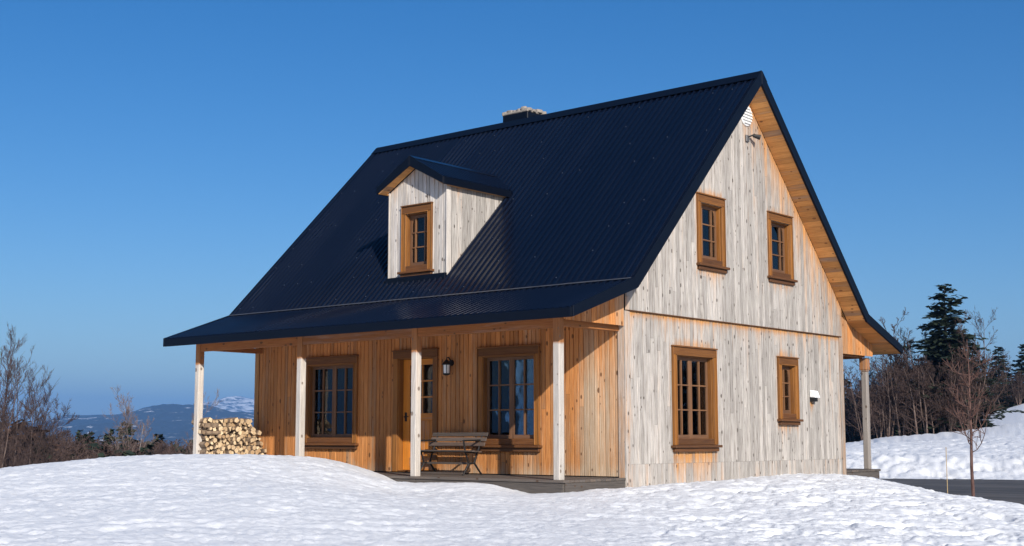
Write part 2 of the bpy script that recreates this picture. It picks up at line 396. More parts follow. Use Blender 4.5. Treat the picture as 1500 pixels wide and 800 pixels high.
for px, d, z in ((1240, 31, -0.8), (1340, 26.2, -0.8), (1440, 24.2, -0.8), (1600, 22.8, -0.85), (1800, 21.5, -0.9), (1240, 34, -0.8), (1340, 34, -0.8), (1500, 34, -0.85), (1700, 34, -0.9), (1900, 34, -0.9)): cz(px, d, z)
for px in (-400, -100, 150, 400, 600): cz(px, 34, -1.4)
for x, y, z in ((-4, 4, -0.5), (-12, 3, -0.4), (-11.5, -0.5, 0.12), (-8.5, -0.7, 0.05), (-5.8, -0.7, -0.1), (-3, -0.7, -0.35), (-1, -0.7, -0.35), (-10, 12, -1.2), (-3, 12, -0.9)): ctl.append((x, y, z))
ctl = np.array(ctl)
def tps_fit(c, lam=0.02):
    n = len(c); X = c[:, :2]/10.0
    r2 = ((X[:, None]-X[None])**2).sum(-1); K = 0.5*r2*np.log(r2+1e-9)+lam*0.02*np.eye(n)
    Pm = np.c_[np.ones(n), X]; A = np.zeros((n+3, n+3)); A[:n, :n] = K; A[:n, n:] = Pm; A[n:, :n] = Pm.T
    return X, np.linalg.solve(A, np.r_[c[:, 2], 0, 0, 0])
TX, TW = tps_fit(ctl)
def tps(x, y):
    x = np.asarray(x)/10.0; y = np.asarray(y)/10.0; n = len(TX)
    z = TW[n]+TW[n+1]*x+TW[n+2]*y
    for i in range(n):
        r2 = (x-TX[i, 0])**2+(y-TX[i, 1])**2; z = z+TW[i]*0.5*r2*np.log(r2+1e-9)
    return z
# beyond the house: height profiles outwards, one for each bearing
FD = np.array([34, 37, 40.4, 43, 51, 72, 84, 115, 200.0])
FP = [-400, 650, 1100, 1237, 1300, 1400, 1500, 1600, 1800]
def zy(y, d): return 0.611+(641-y)*d/FPX
FZ = np.array([[-1.4, -1.6, -2.0, -2.4, -3.5, -6.3, -7.8, -11.5, -14]]*2+[[-1.0, -0.9, -0.9, -0.8, -0.8, -1.2, -1.6, -2.2, -6]]+
              [[-0.85, -0.8, -0.55, zy(673, 43), zy(656, 51), zy(y, 72), zy(y+9, 84), zy(y2, 115), z2] for y, y2, z2 in ((649, 640, -1), (640, 632, 0), (632, 622, 2), (620, 597, 4), (610, 582, 5), (596, 560, 5))])
FPA = np.array([math.atan2(float(ray(p, 641) @ RT), math.hypot(*ray(p, 641)[:2])*0+float(ray(p, 641)[:2] @ (FW[:2]/np.hypot(*FW[:2])))) for p in FP])
def far_profile(ang, d):
    cols = np.stack([np.interp(d, FD, row) for row in FZ]); out = np.zeros_like(d); k = np.clip(np.searchsorted(FPA, ang)-1, 0, len(FPA)-2)
    t = np.clip((ang-FPA[k])/(FPA[k+1]-FPA[k]), 0, 1); i = np.arange(d.size)
    c = cols.reshape(len(FPA), -1); kk = k.ravel(); tt = t.ravel()
    return (c[kk, i]*(1-tt)+c[kk+1, i]*tt).reshape(d.shape)
def sstep(a, b, x): t = np.clip((x-a)/(b-a), 0, 1); return t*t*(3-2*t)
AZ0 = math.atan2(FW[1], FW[0])
def ground(x, y, detail=True):
    x = np.asarray(x, float); y = np.asarray(y, float)
    dx = x-CAM[0]; dy = y-CAM[1]; d = np.hypot(dx, dy)
    ang = (AZ0-np.arctan2(dy, dx)+math.pi) % (2*math.pi)-math.pi          # + = to the right
    base = np.clip(tps(x, y), -3, 1.5)
    q = sstep(27, 35, d); base = base*(1-q)+far_profile(ang, d)*q
    farpx = np.interp(np.degrees(ang), [-60, -20, -8, 8, 14, 21, 40], [-14, -14, -12, -9, -1, 4.5, 5])
    far2 = -26.0+0*farpx
    z = base*(1-sstep(95, 200, d))+farpx*sstep(95, 200, d)
    z = z*(1-sstep(250, 700, d))+far2*sstep(250, 700, d)
    off = sstep(27, 45, np.abs(np.degrees(ang)))
    zo = np.where(d < 30, -0.9, -0.9-6*sstep(30, 200, d)); zo = zo*(1-sstep(250, 700, d))+far2*sstep(250, 700, d)
    z = z*(1-off)+zo*off
    if detail:
        near = 1-sstep(60, 130, d)
        right = sstep(0, 14, np.degrees(ang))
        u = (x*RT[0]+y*RT[1]); v = (-x*RT[1]+y*RT[0])                         # along / across the wind
        q = 0.018*fbm(u*0.35, v*0.8, 3, 3)+0.020*fbm(u*2.6+0.7*v, v*3.4, 11, 4)
        q = q+0.022*np.abs(fbm(u*5.2+1.1*v, v*6.5, 23, 4))*(0.7+0.8*right)+0.016*fbm(u*13, v*15, 31, 3)
        # melted crust: little pits with sharp rims
        pit = np.clip(fbm(u*5.2+5, v*9.5, 57, 3)-0.08, 0, 1); q = q-0.085*pit*(0.45+0.9*right)
        pit = np.clip(fbm(u*2.0+9+0.6*v, v*2.6, 63, 3)-0.22, 0, 1); q = q-0.30*pit*right+0.012
        q = q*(1-0.55*np.exp(-((y+1.9)/0.6)**2)*sstep(-5.5, -4.5, x)*(1-sstep(0.3, 0.9, x)))
        bank = sstep(39, 42, d)*(1-sstep(50, 60, d))
        low = 1-sstep(43.5, 48, d); q = q+bank*(0.10*fbm(x*0.5, y*0.5, 71, 4)+low*(0.13*fbm(x*1.6, y*1.6, 79, 4)+0.10*np.abs(fbm(x*3.1, y*3.1, 77, 3))))
        z = z+q*near
        # old snowmobile ruts crossing the left of the slope
        for k, (a0, b0) in enumerate(((0.055, 14.6), (0.055, 15.05), (-0.02, 17.6))):
            dd = d-(b0+a0*np.degrees(ang)+0.25*np.sin(ang*19+k)); lm = 1-sstep(-4, 4, np.degrees(ang))
            z = z-lm*0.012*np.exp(-(dd/0.07)**2)+lm*0.007*np.exp(-((dd-0.2)/0.09)**2)
    ins = (x > -W+0.02) & (x < -0.06) & (y > 0.06) & (y < D-0.06)
    return np.where(ins, np.minimum(z, -0.4), z)

def make_ground():
    a1 = np.radians(np.linspace(-24, 24, 620)); a0 = np.radians(np.linspace(-180, -24, 60))[:-1]; a2 = np.radians(np.linspace(24, 180, 60))[1:]
    A = np.r_[a0, a1, a2]
    Dd = np.r_[np.linspace(0.6, 9, 24)[:-1], np.linspace(9, 27, 330)[:-1], np.linspace(27, 60, 170)[:-1], np.geomspace(60, 9500, 90)]
    ang, d = np.meshgrid(A, Dd); x = CAM[0]+d*np.cos(AZ0-ang); y = CAM[1]+d*np.sin(AZ0-ang)
    z = ground(x, y)
    n, m = x.shape; I = np.arange(n*m).reshape(n, m)
    F = np.stack([I[:-1, :-1], I[:-1, 1:], I[1:, 1:], I[1:, :-1]], -1).reshape(-1, 4)[:, ::-1]
    V = np.stack([x, y, z], -1).reshape(-1, 3)
    # close the disc under the viewer
    c = len(V); V = np.vstack([V, [[CAM[0], CAM[1], -1.0]]])
    tri = np.stack([I[0, :-1], np.full(m-1, c), I[0, 1:], I[0, 1:]], -1)
    fo = np.r_[np.maximum(sstep(120, 260, d), sstep(48, 60, d)*(1-sstep(-1, 3, np.degrees(ang)))).ravel(), 0]
    me = mesh_np('snow_ground', V, F, ['snow'], attr={'forest': fo}, smooth=True)
    tag(link('snow_ground', me), kind='structure')
make_ground()

# asphalt drive beyond the near snow bank
def make_drive():
    px = np.linspace(1225, 2300, 60); dd = np.linspace(19.5, 46, 40)
    V = []
    for d in dd:
        for p in px:
            q = at(p, 641, d); V.append((q[0], q[1], -0.55+0.01*math.sin(d*0.4)))
    V = np.array(V); I = np.arange(len(V)).reshape(len(dd), len(px))
    # leave out the part that would lie under the near slope
    F = np.stack([I[:-1, :-1], I[1:, :-1], I[1:, 1:], I[:-1, 1:]], -1).reshape(-1, 4)[:, ::-1]
    tag(link('asphalt_drive', mesh_np('asphalt_drive', V, F, ['asphalt'])), kind='structure')
make_drive()

# far hills
def hills(name, mat, d0, d1, prof, seed, rough, snowbias, nz=46):
    px = np.linspace(prof[0][0], prof[-1][0], 260); h = np.interp(px, [p[0] for p in prof], [641-p[1] for p in prof])
    T = np.linspace(0, 1, nz); V, w = [], []
    for t in T:
        d = d0+(d1-d0)*t
        sh = np.sin(np.clip(t*1.06, 0, 1)*math.pi/2)**1.25 if t < 0.75 else np.cos((t-0.75)/0.25*1.2)
        q = np.array([at(p, 641, d) for p in px])
        top = 0.611+h*(d0+(d1-d0)*0.75)/FPX
        z = -30+(top+30)*sh
        z = z+rough*(fbm(q[:, 0]/420+9, q[:, 1]/420+4, seed, 6, 0.58))*min(1, 3*t)*(0.45 if 0.6 < t < 0.9 else 1)
        V.append(np.c_[q[:, :2], z]); w.append(snowbias*(z/ max(top.max(), 1)))
    V = np.array(V); n, m = V.shape[:2]; I = np.arange(n*m).reshape(n, m)
    F = np.stack([I[:-1, :-1], I[:-1, 1:], I[1:, 1:], I[1:, :-1]], -1).reshape(-1, 4)
    tag(link(name, mesh_np(name, V.reshape(-1, 3), F, [mat], attr={'wear': np.array(w).ravel()}, smooth=True)), kind='structure')
hills('forested_hills', 'hill_near', 2300, 4600, [(-900, 622), (-500, 612), (-200, 618), (0, 622), (50, 620), (85, 612), (120, 611), (165, 607), (215, 603), (250, 601), (300, 600), (345, 606), (400, 610), (600, 615), (1000, 618)], 5, 46, 0.0, 90)
hills('snowy_mountain', 'hill_far', 5200, 7800, [(100, 640), (180, 612), (240, 602), (280, 594), (310, 588), (335, 583), (352, 582), (380, 587), (430, 594), (600, 612), (800, 640)], 8, 65, 0.09, 90)

# ------------------------------------------------------------------ the house
H_TOP, TAN = 7.122, (7.122-3.021)/(D/2+0.345)
YK, ZK, YE, ZE, OV = -0.345, 3.021, -1.884, 2.470, 0.425
TANP = (ZK-ZE)/(YK-YE)
X0, X1 = -W-OV, OV
house = empty('wooden_house', (-W/2, D/2, 0))
tag(house, 'two storey plank house with steep navy metal roof and covered porch', 'house')
def HP(o): return o
def zmain_low(y): return H_TOP-abs(y-D/2)*TAN-0.216
def zporch_low(y):
    yy = y if y < D/2 else D-y
    return ZE+(yy-YE)*TANP-0.128
def zlow(y):
    yy = min(y, D-y); return max(min(zmain_low(y), 99), zporch_low(y)) if yy < -0.1 else zmain_low(y)

def boards(mb, pt, s0, s1, zb, zt, openings, wear, wmean=0.125, seed=0, depth=0.022, mat=0, joints=0.35, dz=0.10, n0=0.0):
    """vertical boards with chamfered edges over s0..s1; zb/zt functions of s; openings (a,b,z0,z1) left free"""
    r = random.Random(seed); s = s0
    while s < s1-0.01:
        w = wmean*r.uniform(0.82, 1.2)
        e = min(s+w, s1)
        if s1-e < 0.05: e = s1
        cuts = sorted({s, e} | {c for o in openings for c in (o[0], o[1]) if s+0.01 < c < e-0.01})
        rn = r.random(); off = r.uniform(-0.0025, 0.0025)+n0; go = (r.uniform(0, 40), r.uniform(0, 40), r.uniform(0, 40))
        jt = [r.uniform(0.2, 0.9)] if r.random() < joints else []
        for a, b in zip(cuts[:-1], cuts[1:]):
            mid = (a+b)/2
            zt_a, zt_b, lo_ = zt(a), zt(b), zb(mid)
            spans = [(lo_, None)]
            segs = []
            blocks = sorted([(o[2], o[3]) for o in openings if o[0]-1e-6 <= mid <= o[1]+1e-6])
            cur = lo_
            for (z0, z1) in blocks:
                if z0 > cur: segs.append((cur, z0))
                cur = max(cur, z1)
            segs.append((cur, None))
            out = []
            for (q0, q1) in segs:
                top = q1 if q1 is not None else (zt_a+zt_b)/2
                if q1 is None and top-q0 < 0.02: continue
                if jt and q0+0.1 < lo_+(top-lo_)*jt[0] < top-0.1 and lo_ == q0:
                    j = lo_+(top-lo_)*jt[0]; out += [(q0, j-0.003, False), (j, q1, True)]
                else: out.append((q0, q1, False))
            for (q0, q1, new) in out:
                ta = q1 if q1 is not None else zt_a; tb = q1 if q1 is not None else zt_b
                k = max(1, int((max(ta, tb)-q0)/dz)); c = min(0.009, (b-a)*0.3)
                rr = (rn+(0.37 if new else 0)) % 1.0
                V, G, Wr = [], [], []
                for i in range(k+1):
                    t = i/k
                    for (ss, nn) in ((a+0.0025, off-depth), (a+c, off), (b-c, off), (b-0.0025, off-depth)):
                        f = (ss-a)/(b-a); z = q0+(ta+(tb-ta)*f-q0)*t
                        V.append(pt(ss, nn, z)); G.append((ss-a+go[0], z+go[1], go[2])); Wr.append(wear(ss, z))
                F = []
                for i in range(k):
                    for j in range(3):
                        F.append((i*4+j, i*4+j+1, i*4+4+j+1, i*4+4+j))
                # flip when the basis is left handed
                p0, p1, p2 = np.array(pt(0, 0, 0)), np.array(pt(1, 0, 0)), np.array(pt(0, 0, 1)); nn_ = np.array(pt(0, 1, 0))-p0
                if np.dot(np.cross(p1-p0, p2-p0), nn_) < 0: F = [f[::-1] for f in F]
                mb.add(V, F, mat, G, rr, Wr)
        s = e

def backing(mb, pt, s0, s1, zb, zt, openings, n=-0.03, th=0.10, mat=1, brk=()):
    cuts = sorted({s0, s1} | {c for o in openings for c in (o[0], o[1])} | set(brk))
    for a, b in zip(cuts[:-1], cuts[1:]):
        mid = (a+b)/2; cur = zb
        segs = []
        for (z0, z1) in sorted([(o[2], o[3]) for o in openings if o[0]-1e-6 <= mid <= o[1]+1e-6]):
            if z0 > cur: segs.append((cur, z0, z0))
            cur = max(cur, z1)
        segs.append((cur, zt(a), zt(b)))
        for (q0, ta, tb) in segs:
            poly = [pt(a, n, q0), pt(b, n, q0), pt(b, n, tb), pt(a, n, ta)]
            mb.prism(poly, np.array(pt(0, -th, 0))-np.array(pt(0, 0, 0)), mat)

pt_front = lambda s, n, z: (s, -n, z)
pt_gable = lambda s, n, z: (n, s, z)
pt_rear = lambda s, n, z: (s, D+n, z)
pt_end = lambda s, n, z: (-W-n, s, z)
pt_dorm = lambda s, n, z: (s, 0.10-n, z)

# windows: outer casing s0,s1,z0(sill underside),z1 ; opening a,b,c,d
WIN_G = [ # gable
    dict(s=(1.29, 2.60), z=(0.38, 2.09), sash=2, rows=3, big=True),
    dict(s=(4.77, 5.48), z=(0.84, 2.07), sash=1, rows=3, cols=2, br=True),
    dict(s=(2.11, 2.97), z=(3.44, 4.74), sash=1, rows=3, cols=3, br=True),
    dict(s=(4.50, 5.40), z=(3.44, 4.73), sash=1, rows=3, cols=3, br=True)]
WIN_F = [
    dict(s=(-7.50, -6.05), z=(0.40, 2.11), sash=2, rows=3, big=True),
    dict(s=(-3.05, -1.72), z=(0.38, 2.11), sash=2, rows=3, big=True)]
CW = 0.128
def opening(w):
    return (w['s'][0]+CW-0.03, w['s'][1]-CW+0.03, w['z'][0]+0.20, w['z'][1]-0.14)
for w in WIN_G+WIN_F: w['o'] = opening(w)
DOOR_O = (-4.99, -4.12, 0.0, 2.02)

def add_window(parent, pt, w, holder=None, dark=False):
    """casing, sill, sash and pane of one window"""
    win = holder if holder is not None else empty('window', pt((w['s'][0]+w['s'][1])/2, 0, w['z'][0]), parent)
    a, b, c0, d = w['o']; s0, s1 = w['s']; z0, z1 = w['z']
    def bx(mb, sa, sb, na, nb, za, zb_, axis, wear=0.8, rnd=None):
        p, q = pt(sa, na, za), pt(sb, nb, zb_)
        lo = [min(p[i], q[i]) for i in range(3)]; hi = [max(p[i], q[i]) for i in range(3)]
        ax = {'s': 0 if abs(p[0]-q[0]) and pt(1, 0, 0)[0] != pt(0, 0, 0)[0] else 1, 'z': 2}[axis]
        mb.box(lo, hi, ax, 0, wear, rnd)
    cs = MB(); sill_top = z0+0.11
    hw = 0.125
    # jambs, head, thin back band and crown
    bx(cs, s0, a, 0.004, 0.034, sill_top, z1-hw, 'z', 0.9); bx(cs, b, s1, 0.004, 0.034, sill_top, z1-hw, 'z', 0.9)
    bx(cs, s0-0.002, s1+0.002, 0.004, 0.040, z1-hw+0.002, z1, 's', 0.35)
    bx(cs, s0-0.022, s1+0.022, 0.004, 0.066, z1+0.002, z1+0.026, 's', 0.2)
    bx(cs, s0-0.012, s0-0.002, 0.004, 0.052, sill_top+0.002, z1-0.002, 'z', 0.6); bx(cs, s1+0.002, s1+0.012, 0.004, 0.052, sill_top+0.002, z1-0.002, 'z', 0.6)
    # mitred inner bead
    for (sa, sb) in ((a-0.022, a), (b, b+0.022)): bx(cs, sa+0.001, sb-0.001, 0.036, 0.048, sill_top+0.002, d+0.001, 'z', 0.7)
    bx(cs, a-0.022, b+0.022, 0.042, 0.054, d+0.003, d+0.024, 's', 0.5)
    # reveals
    RD = -0.13
    bx(cs, a-0.015, a+0.012, RD, 0.003, c0-0.02, d, 'z', 0.6); bx(cs, b-0.012, b+0.015, RD, 0.003, c0-0.02, d, 'z', 0.6)
    bx(cs, a+0.013, b-0.013, RD, 0.003, d-0.014, d+0.015, 's', 0.4); bx(cs, a+0.013, b-0.013, RD, 0.003, c0-0.02, c0+0.012, 's', 0.4)
    cas = cs.build('casing', 'casing', win, 0.004)
    sl = MB()
    bx(sl, s0-0.055, s1+0.055, 0.004, 0.105, z0+0.066, z0+0.108, 's', 0.5)
    bx(sl, s0-0.015, s1+0.015, 0.004, 0.062, z0, z0+0.064, 's', 0.3)
    bx(sl, a+0.0, b-0.0, 0.004, 0.038, z0+0.110, c0+0.009, 's', 0.5)
    sl.build('sill', 'sill', win, 0.006)
    ss = MB(); n0, n1 = -0.10, -0.066
    groups = [(a+0.013, b-0.013)] if w['sash'] == 1 else [(a+0.013, (a+b)/2-0.001), ((a+b)/2+0.001, b-0.013)]
    zA, zB = c0+0.013, d-0.015; st = 0.05 if w['sash'] == 2 else 0.045
    for (ga, gb) in groups:
        bx(ss, ga, ga+st, n0, n1, zA, zB, 'z', 0.6); bx(ss, gb-st, gb, n0, n1, zA, zB, 'z', 0.6)
        bx(ss, ga+st+0.0005, gb-st-0.0005, n0, n1, zA, zA+0.065, 's', 0.4); bx(ss, ga+st+0.0005, gb-st-0.0005, n0, n1, zB-0.05, zB, 's', 0.4)
        cols = w.get('cols', 2)
        fr = [0.5] if cols == 2 else [0.22, 0.78]
        for f in fr:
            sm = ga+st+(gb-ga-2*st)*f; bx(ss, sm-0.012, sm+0.012, n0+0.006, n1+0.008, zA+0.066, zB-0.051, 'z', 0.9)
        for k in range(1, w['rows']):
            zm = zA+0.065+(zB-zA-0.115)*k/w['rows']; bx(ss, ga+st+0.001, gb-st-0.001, n0+0.008, n1+0.004, zm-0.011, zm+0.011, 's', 0.7)
        if w.get('br'):
            # little quarter-round brackets that arch the corners
            for (sc, sg) in ((ga+st, 1), (gb-st, -1)):
                poly = [(sc, zB-0.05), (sc+sg*0.085, zB-0.05)]+[(sc+sg*(0.085-0.085*math.sin(t)), zB-0.05-0.13*(1-math.cos(t))) for t in (0.35, 0.7, 1.05, 1.4)]+[(sc, zB-0.18)]
                P3 = [pt(q[0], n1-0.004, q[1]) for q in poly]
                ss.prism(P3, np.array(pt(0, -0.02, 0))-np.array(pt(0, 0, 0)), 0, 1.2, 0.9)
    ss.build('sash', 'sash', win, 0.002)
    pn = MB(); g = [pt(a+0.014, -0.088, zA+0.01), pt(b-0.014, -0.088, zA+0.01), pt(b-0.014, -0.088, zB-0.005), pt(a+0.014, -0.088, zB-0.005)]
    pn.prism(g, np.array(pt(0, -0.004, 0))-np.array(pt(0, 0, 0)))
    pn.build('pane', 'glass', win)
    return win

# --- gable wall (towards the viewer's right)
def gable_wear(s, z):
    e = 0.0
    if z < 2.592: e = max(e, 1.0*math.exp(-(2.592-z)/0.10), 0.45*math.exp(-(2.592-z)/0.30))
    dr = (zmain_low(s)-z)/math.hypot(1, TAN)
    if s > D/2: e = max(e, 0.95*math.exp(-max(dr, 0)/0.25), 0.70*math.exp(-max(dr, 0)/0.75))
    else: e = max(e, 0.5*math.exp(-max(dr, 0)/0.14))
    for w in WIN_G:
        a, b = w['s']; z0 = w['z'][0]
        if a-0.03 < s < b+0.03 and z < z0: e = max(e, (0.95 if w.get('big') else 0.6)*math.exp(-(z0-z)/(0.34 if w.get('big') else 0.14)))
        if z0 < z < w['z'][1]+0.08:
            q = max(a-s, s-b, 0); e = max(e, 0.5*math.exp(-q/0.06))
        if a < s < b and z > w['z'][1]: e = max(e, 0.4*math.exp(-(z-w['z'][1])/0.08))
    if 6.0 < s < 6.22 and z < 1.31: e = max(e, 1.7*math.exp(-((s-6.07)/0.07)**2)*math.exp(-(1.31-z)/0.12))
    if s > D-0.16: e = max(e, 0.45)
    if s < 0.18: e = max(e, 0.42*math.exp(-max(s-0.05, 0)/0.12))
    if z < 0.20: e = max(e, 0.16)
    return e*0.95+0.02
op_g = [w['o'] for w in WIN_G]
gw = MB()
lo_open = [o for o in op_g if o[3] < 2.5]; hi_open = [o for o in op_g if o[3] > 2.5]
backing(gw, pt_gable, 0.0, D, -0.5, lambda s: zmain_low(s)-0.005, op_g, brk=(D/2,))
boards(gw, pt_gable, 0.11, D-0.11, lambda s: 0.20, lambda s: 2.585, lo_open, gable_wear, 0.098, 11)
boards(gw, pt_gable, 0.11, D-0.11, lambda s: -0.45, lambda s: 0.198, [], gable_wear, 0.104, 12, joints=0)
boards(gw, pt_gable, 0.0, D/2, lambda s: 2.60, lambda s: zmain_low(s)-0.004, hi_open, gable_wear, 0.098, 13, n0=0.022)
boards(gw, pt_gable, D/2, D, lambda s: 2.60, lambda s: zmain_low(s)-0.004, hi_open, gable_wear, 0.098, 14, n0=0.022)
gwo = gw.build('gable_wall', ['gable_wood', 'dark'], house); gwo['label'] = 'silvery weathered plank gable wall'
tr = MB()
tr.box((0.0, 0.06, 2.588), (0.034, D-0.06, 2.602), 1, 0, 0.2); tr.build('drip_edge', 'sill', house)
for boxes in ([((-0.02, -0.024, -0.45), (0.014, 0.108, 2.585), 0.30), ((-0.135, -0.022, -0.02), (-0.021, 0.0, 3.05), 0.38)],
              [((-0.02, D-0.108, -0.45), (0.014, D+0.024, 2.585), 0.55)], [((-W, -0.022, -0.02), (-W+0.115, 0.0, 3.05), 0.9)]):
    ct = MB()
    for lo, hi, w_ in boxes: ct.box(lo, hi, 2, 0, w_)
    ct.build('corner_board', 'gable_wood', house, 0.004)

# --- porch wall
def front_wear(s, z):
    e = 0.90+0.20*math.sin(s*7.3)*math.sin(s*2.9+1)
    e -= 0.52*math.exp(-((s+0.45)/0.50)**2)*max(0, min(1, (2.6-z)/1.2))
    e -= 0.20*math.exp(-((s+1.2)/0.7)**2)*max(0, min(1, (2.0-z)/1.2))
    if z < 0.22: e -= 0.35*(1-z/0.22)
    return e
op_f = [w['o'] for w in WIN_F]+[DOOR_O]
fwm = MB()
backing(fwm, pt_front, -W, 0.0, -0.4, lambda s: 3.13, op_f)
boards(fwm, pt_front, -W+0.117, -0.137, lambda s: 0.012, lambda s: 3.12, op_f, front_wear, 0.098, 21, joints=0.25)
fo = fwm.build('porch_wall', ['porch_wood', 'dark'], house); fo['label'] = 'orange brown plank wall under the porch'
# --- rear and far end wall
rw = MB(); backing(rw, pt_rear, -W, 0.0, -0.4, lambda s: 3.13, [], n=-0.03)
boards(rw, pt_rear, -W+0.02, -0.025, lambda s: 0.012, lambda s: 3.12, [], lambda s, z: 0.5, 0.125, 31, dz=0.6)
rw.build('rear_wall', ['porch_wood', 'dark'], house)
ew = MB(); backing(ew, pt_end, 0.0, D, -0.5, lambda s: zmain_low(s)-0.005, [], brk=(D/2,))
for a, b, sd_ in ((0.0, D/2, 41), (D/2, D, 42)): boards(ew, pt_end, a, b, lambda s: -0.45, lambda s: zmain_low(s)-0.004, [], lambda s, z: 0.15, 0.125, sd_, dz=0.6)
ew.build('end_wall', ['gable_wood', 'dark'], house)
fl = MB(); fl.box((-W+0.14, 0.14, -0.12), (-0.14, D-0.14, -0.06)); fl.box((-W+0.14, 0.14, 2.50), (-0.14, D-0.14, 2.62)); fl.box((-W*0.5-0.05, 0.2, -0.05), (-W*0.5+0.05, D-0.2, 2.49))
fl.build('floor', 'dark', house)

for w in WIN_G: add_window(house, pt_gable, w)
for w in WIN_F: add_window(house, pt_front, w)

# --- door
def make_door():
    dr = empty('door', (-4.55, 0, 0), house)
    a, b, c, d = DOOR_O
    m = MB()
    m.box((a-0.11, -0.036, 0.012), (a-0.0, -0.003, d+0.0), 2, 0, 0.7); m.box((b, -0.036, 0.012), (b+0.11, -0.003, d+0.0), 2, 0, 0.7)
    m.box((a-0.112, -0.042, d+0.002), (b+0.112, -0.003, d+0.125), 0, 0, 0.4); m.box((a-0.13, -0.064, d+0.127), (b+0.13, -0.003, d+0.150), 0, 0, 0.3)
    m.box((a-0.012, -0.002, 0.0), (a+0.015, 0.16, d-0.012), 2, 0, 0.9); m.box((b-0.015, -0.002, 0.0), (b+0.012, 0.16, d-0.012), 2, 0, 0.9)
    m.box((a-0.012, -0.002, d-0.011), (b+0.012, 0.16, d+0.015), 0, 0, 0.5); m.box((a+0.016, -0.03, 0.012), (b-0.016, 0.16, 0.035), 0, 0, 0.2)
    m.build('casing', 'casing', dr, 0.004)
    la, lb, y0, y1 = a+0.02, b-0.02, 0.10, 0.145
    ga, gb, gz0, gz1 = la+0.16, lb-0.05, 1.04, 1.90
    m = MB()
    m.box((la, y0, 0.04), (ga, y1, d-0.015), 2, 0, 0.95); m.box((gb, y0, 0.04), (lb, y1, d-0.015), 2, 0, 0.95)
    m.box((ga+0.001, y0, gz1), (gb-0.001, y1, d-0.016), 0, 0, 0.9); m.box((ga+0.001, y0, gz0-0.13), (gb-0.001, y1, gz0), 0, 0, 0.9)
    m.box((ga+0.001, y0, 0.041), (gb-0.001, y1, 0.26), 0, 0, 0.9)
    for i in range(5):
        xa = ga+(gb-ga)*i/5; m.box((xa+0.003, y0+0.012, 0.261), (xa+(gb-ga)/5-0.003, y1-0.005, gz0-0.131), 2, 0, 0.9)
    for f in (0.5,): xm = ga+(gb-ga)*f; m.box((xm-0.013, y0+0.004, gz0+0.001), (xm+0.013, y1-0.004, gz1-0.001), 2, 0, 0.9)
    for k in (1, 2): zm = gz0+(gz1-gz0)*k/3; m.box((ga+0.001, y0+0.006, zm-0.013), (gb-0.001, y1-0.006, zm+0.013), 0, 0, 0.9)
    m.build('door_leaf', 'door', dr, 0.003)
    m = MB(); m.box((ga, y0+0.018, gz0), (gb, y0+0.024, gz1)); m.build('pane', 'glass', dr)
    m = MB(); m.tube([(la+0.075, y0+0.004, 0.98), (la+0.075, y0-0.05, 0.98)], [0.012, 0.012]); m.tube([(la+0.075, y0-0.045, 0.98), (la+0.18, y0-0.05, 0.985)], [0.011, 0.008]); m.box((la+0.05, y0-0.006, 0.9), (la+0.10, y0-0.001, 1.06))
    m.build('handle', 'iron', dr)
make_door()

# --- roof
def ribbed(mb, p0, p1, x0, x1, pitch=0.135, rh=0.026, mat=0):
    """sheet from eave line p0=(y,z) to ridge line p1=(y,z) with ribs running up the slope"""
    n = np.array([-(p1[1]-p0[1]), p1[0]-p0[0]]); n = n/np.linalg.norm(n)
    if n[1] < 0: n = -n
    xs = [(x0, 0)]; x = x0+0.06
    while x < x1-0.06:
        xs += [(x-0.024, 0), (x-0.010, rh), (x+0.010, rh), (x+0.024, 0)]
        x += pitch
    xs = [q for q in xs if q[0] < x1-0.005]+[(x1, 0)]
    k = 8; V, F = [], []
    for i in range(k+1):
        t = i/k; y, z = p0[0]+(p1[0]-p0[0])*t, p0[1]+(p1[1]-p0[1])*t
        for (xx, h) in xs: V.append((xx, y+n[0]*h, z+n[1]*h))
    m = len(xs)
    for i in range(k):
        for j in range(m-1): F.append((i*m+j, i*m+j+1, (i+1)*m+j+1, (i+1)*m+j))
    if p1[0] < p0[0]: F = [f[::-1] for f in F]
    mb.add(V, F, mat)
    # screws in rows beside the ribs
    L_ = math.hypot(p1[0]-p0[0], p1[1]-p0[1]); rows = max(1, int(L_/0.62))
    for i in range(rows):
        t = (i+0.35)/rows; y, z = p0[0]+(p1[0]-p0[0])*t, p0[1]+(p1[1]-p0[1])*t
        x = x0+0.06+pitch*0.5
        while x < x1-0.1:
            c = np.array((x, y+n[0]*0.004, z+n[1]*0.004)); a = np.array((0.006, 0, 0)); b = np.array((0, p1[0]-p0[0], p1[1]-p0[1]))/L_*0.006
            q = np.array((0, n[0], n[1]))*0.006
            if R0.random() < 0.35: mb.obox(c, a, b, q, 2, 1)
            x += pitch*3
roof_o = empty('roof', (-W/2, D/2, 3.0), house)
rf = MB()
rid = (D/2, H_TOP)
ribbed(rf, (YK, ZK), rid, X0, X1); ribbed(rf, (D-YK, ZK), rid, X0, X1)
ribbed(rf, (YE, ZE), (YK-0.012, ZK-0.012), X0, X1); ribbed(rf, (D-YE, ZE), (D-YK+0.012, ZK-0.012), X0, X1)
# dark decking under the sheets so that no light comes through
for (a, b) in (((YE+0.02, ZE), (YK, ZK)), ((YK, ZK), rid)):
    for mir in (0, 1):
        ya, yb_ = (a[0], b[0]) if not mir else (D-a[0], D-b[0])
        za, zb_ = a[1]-0.02, b[1]-0.02
        V = [(X0+0.02, ya, za), (X1-0.02, ya, za), (X1-0.02, yb_, zb_), (X0+0.02, yb_, zb_)]
        rf.add(V, [(0, 1, 2, 3)] if not mir else [(3, 2, 1, 0)], 0)
rf.build('metal_sheets', ['roof', 'screw'], roof_o)
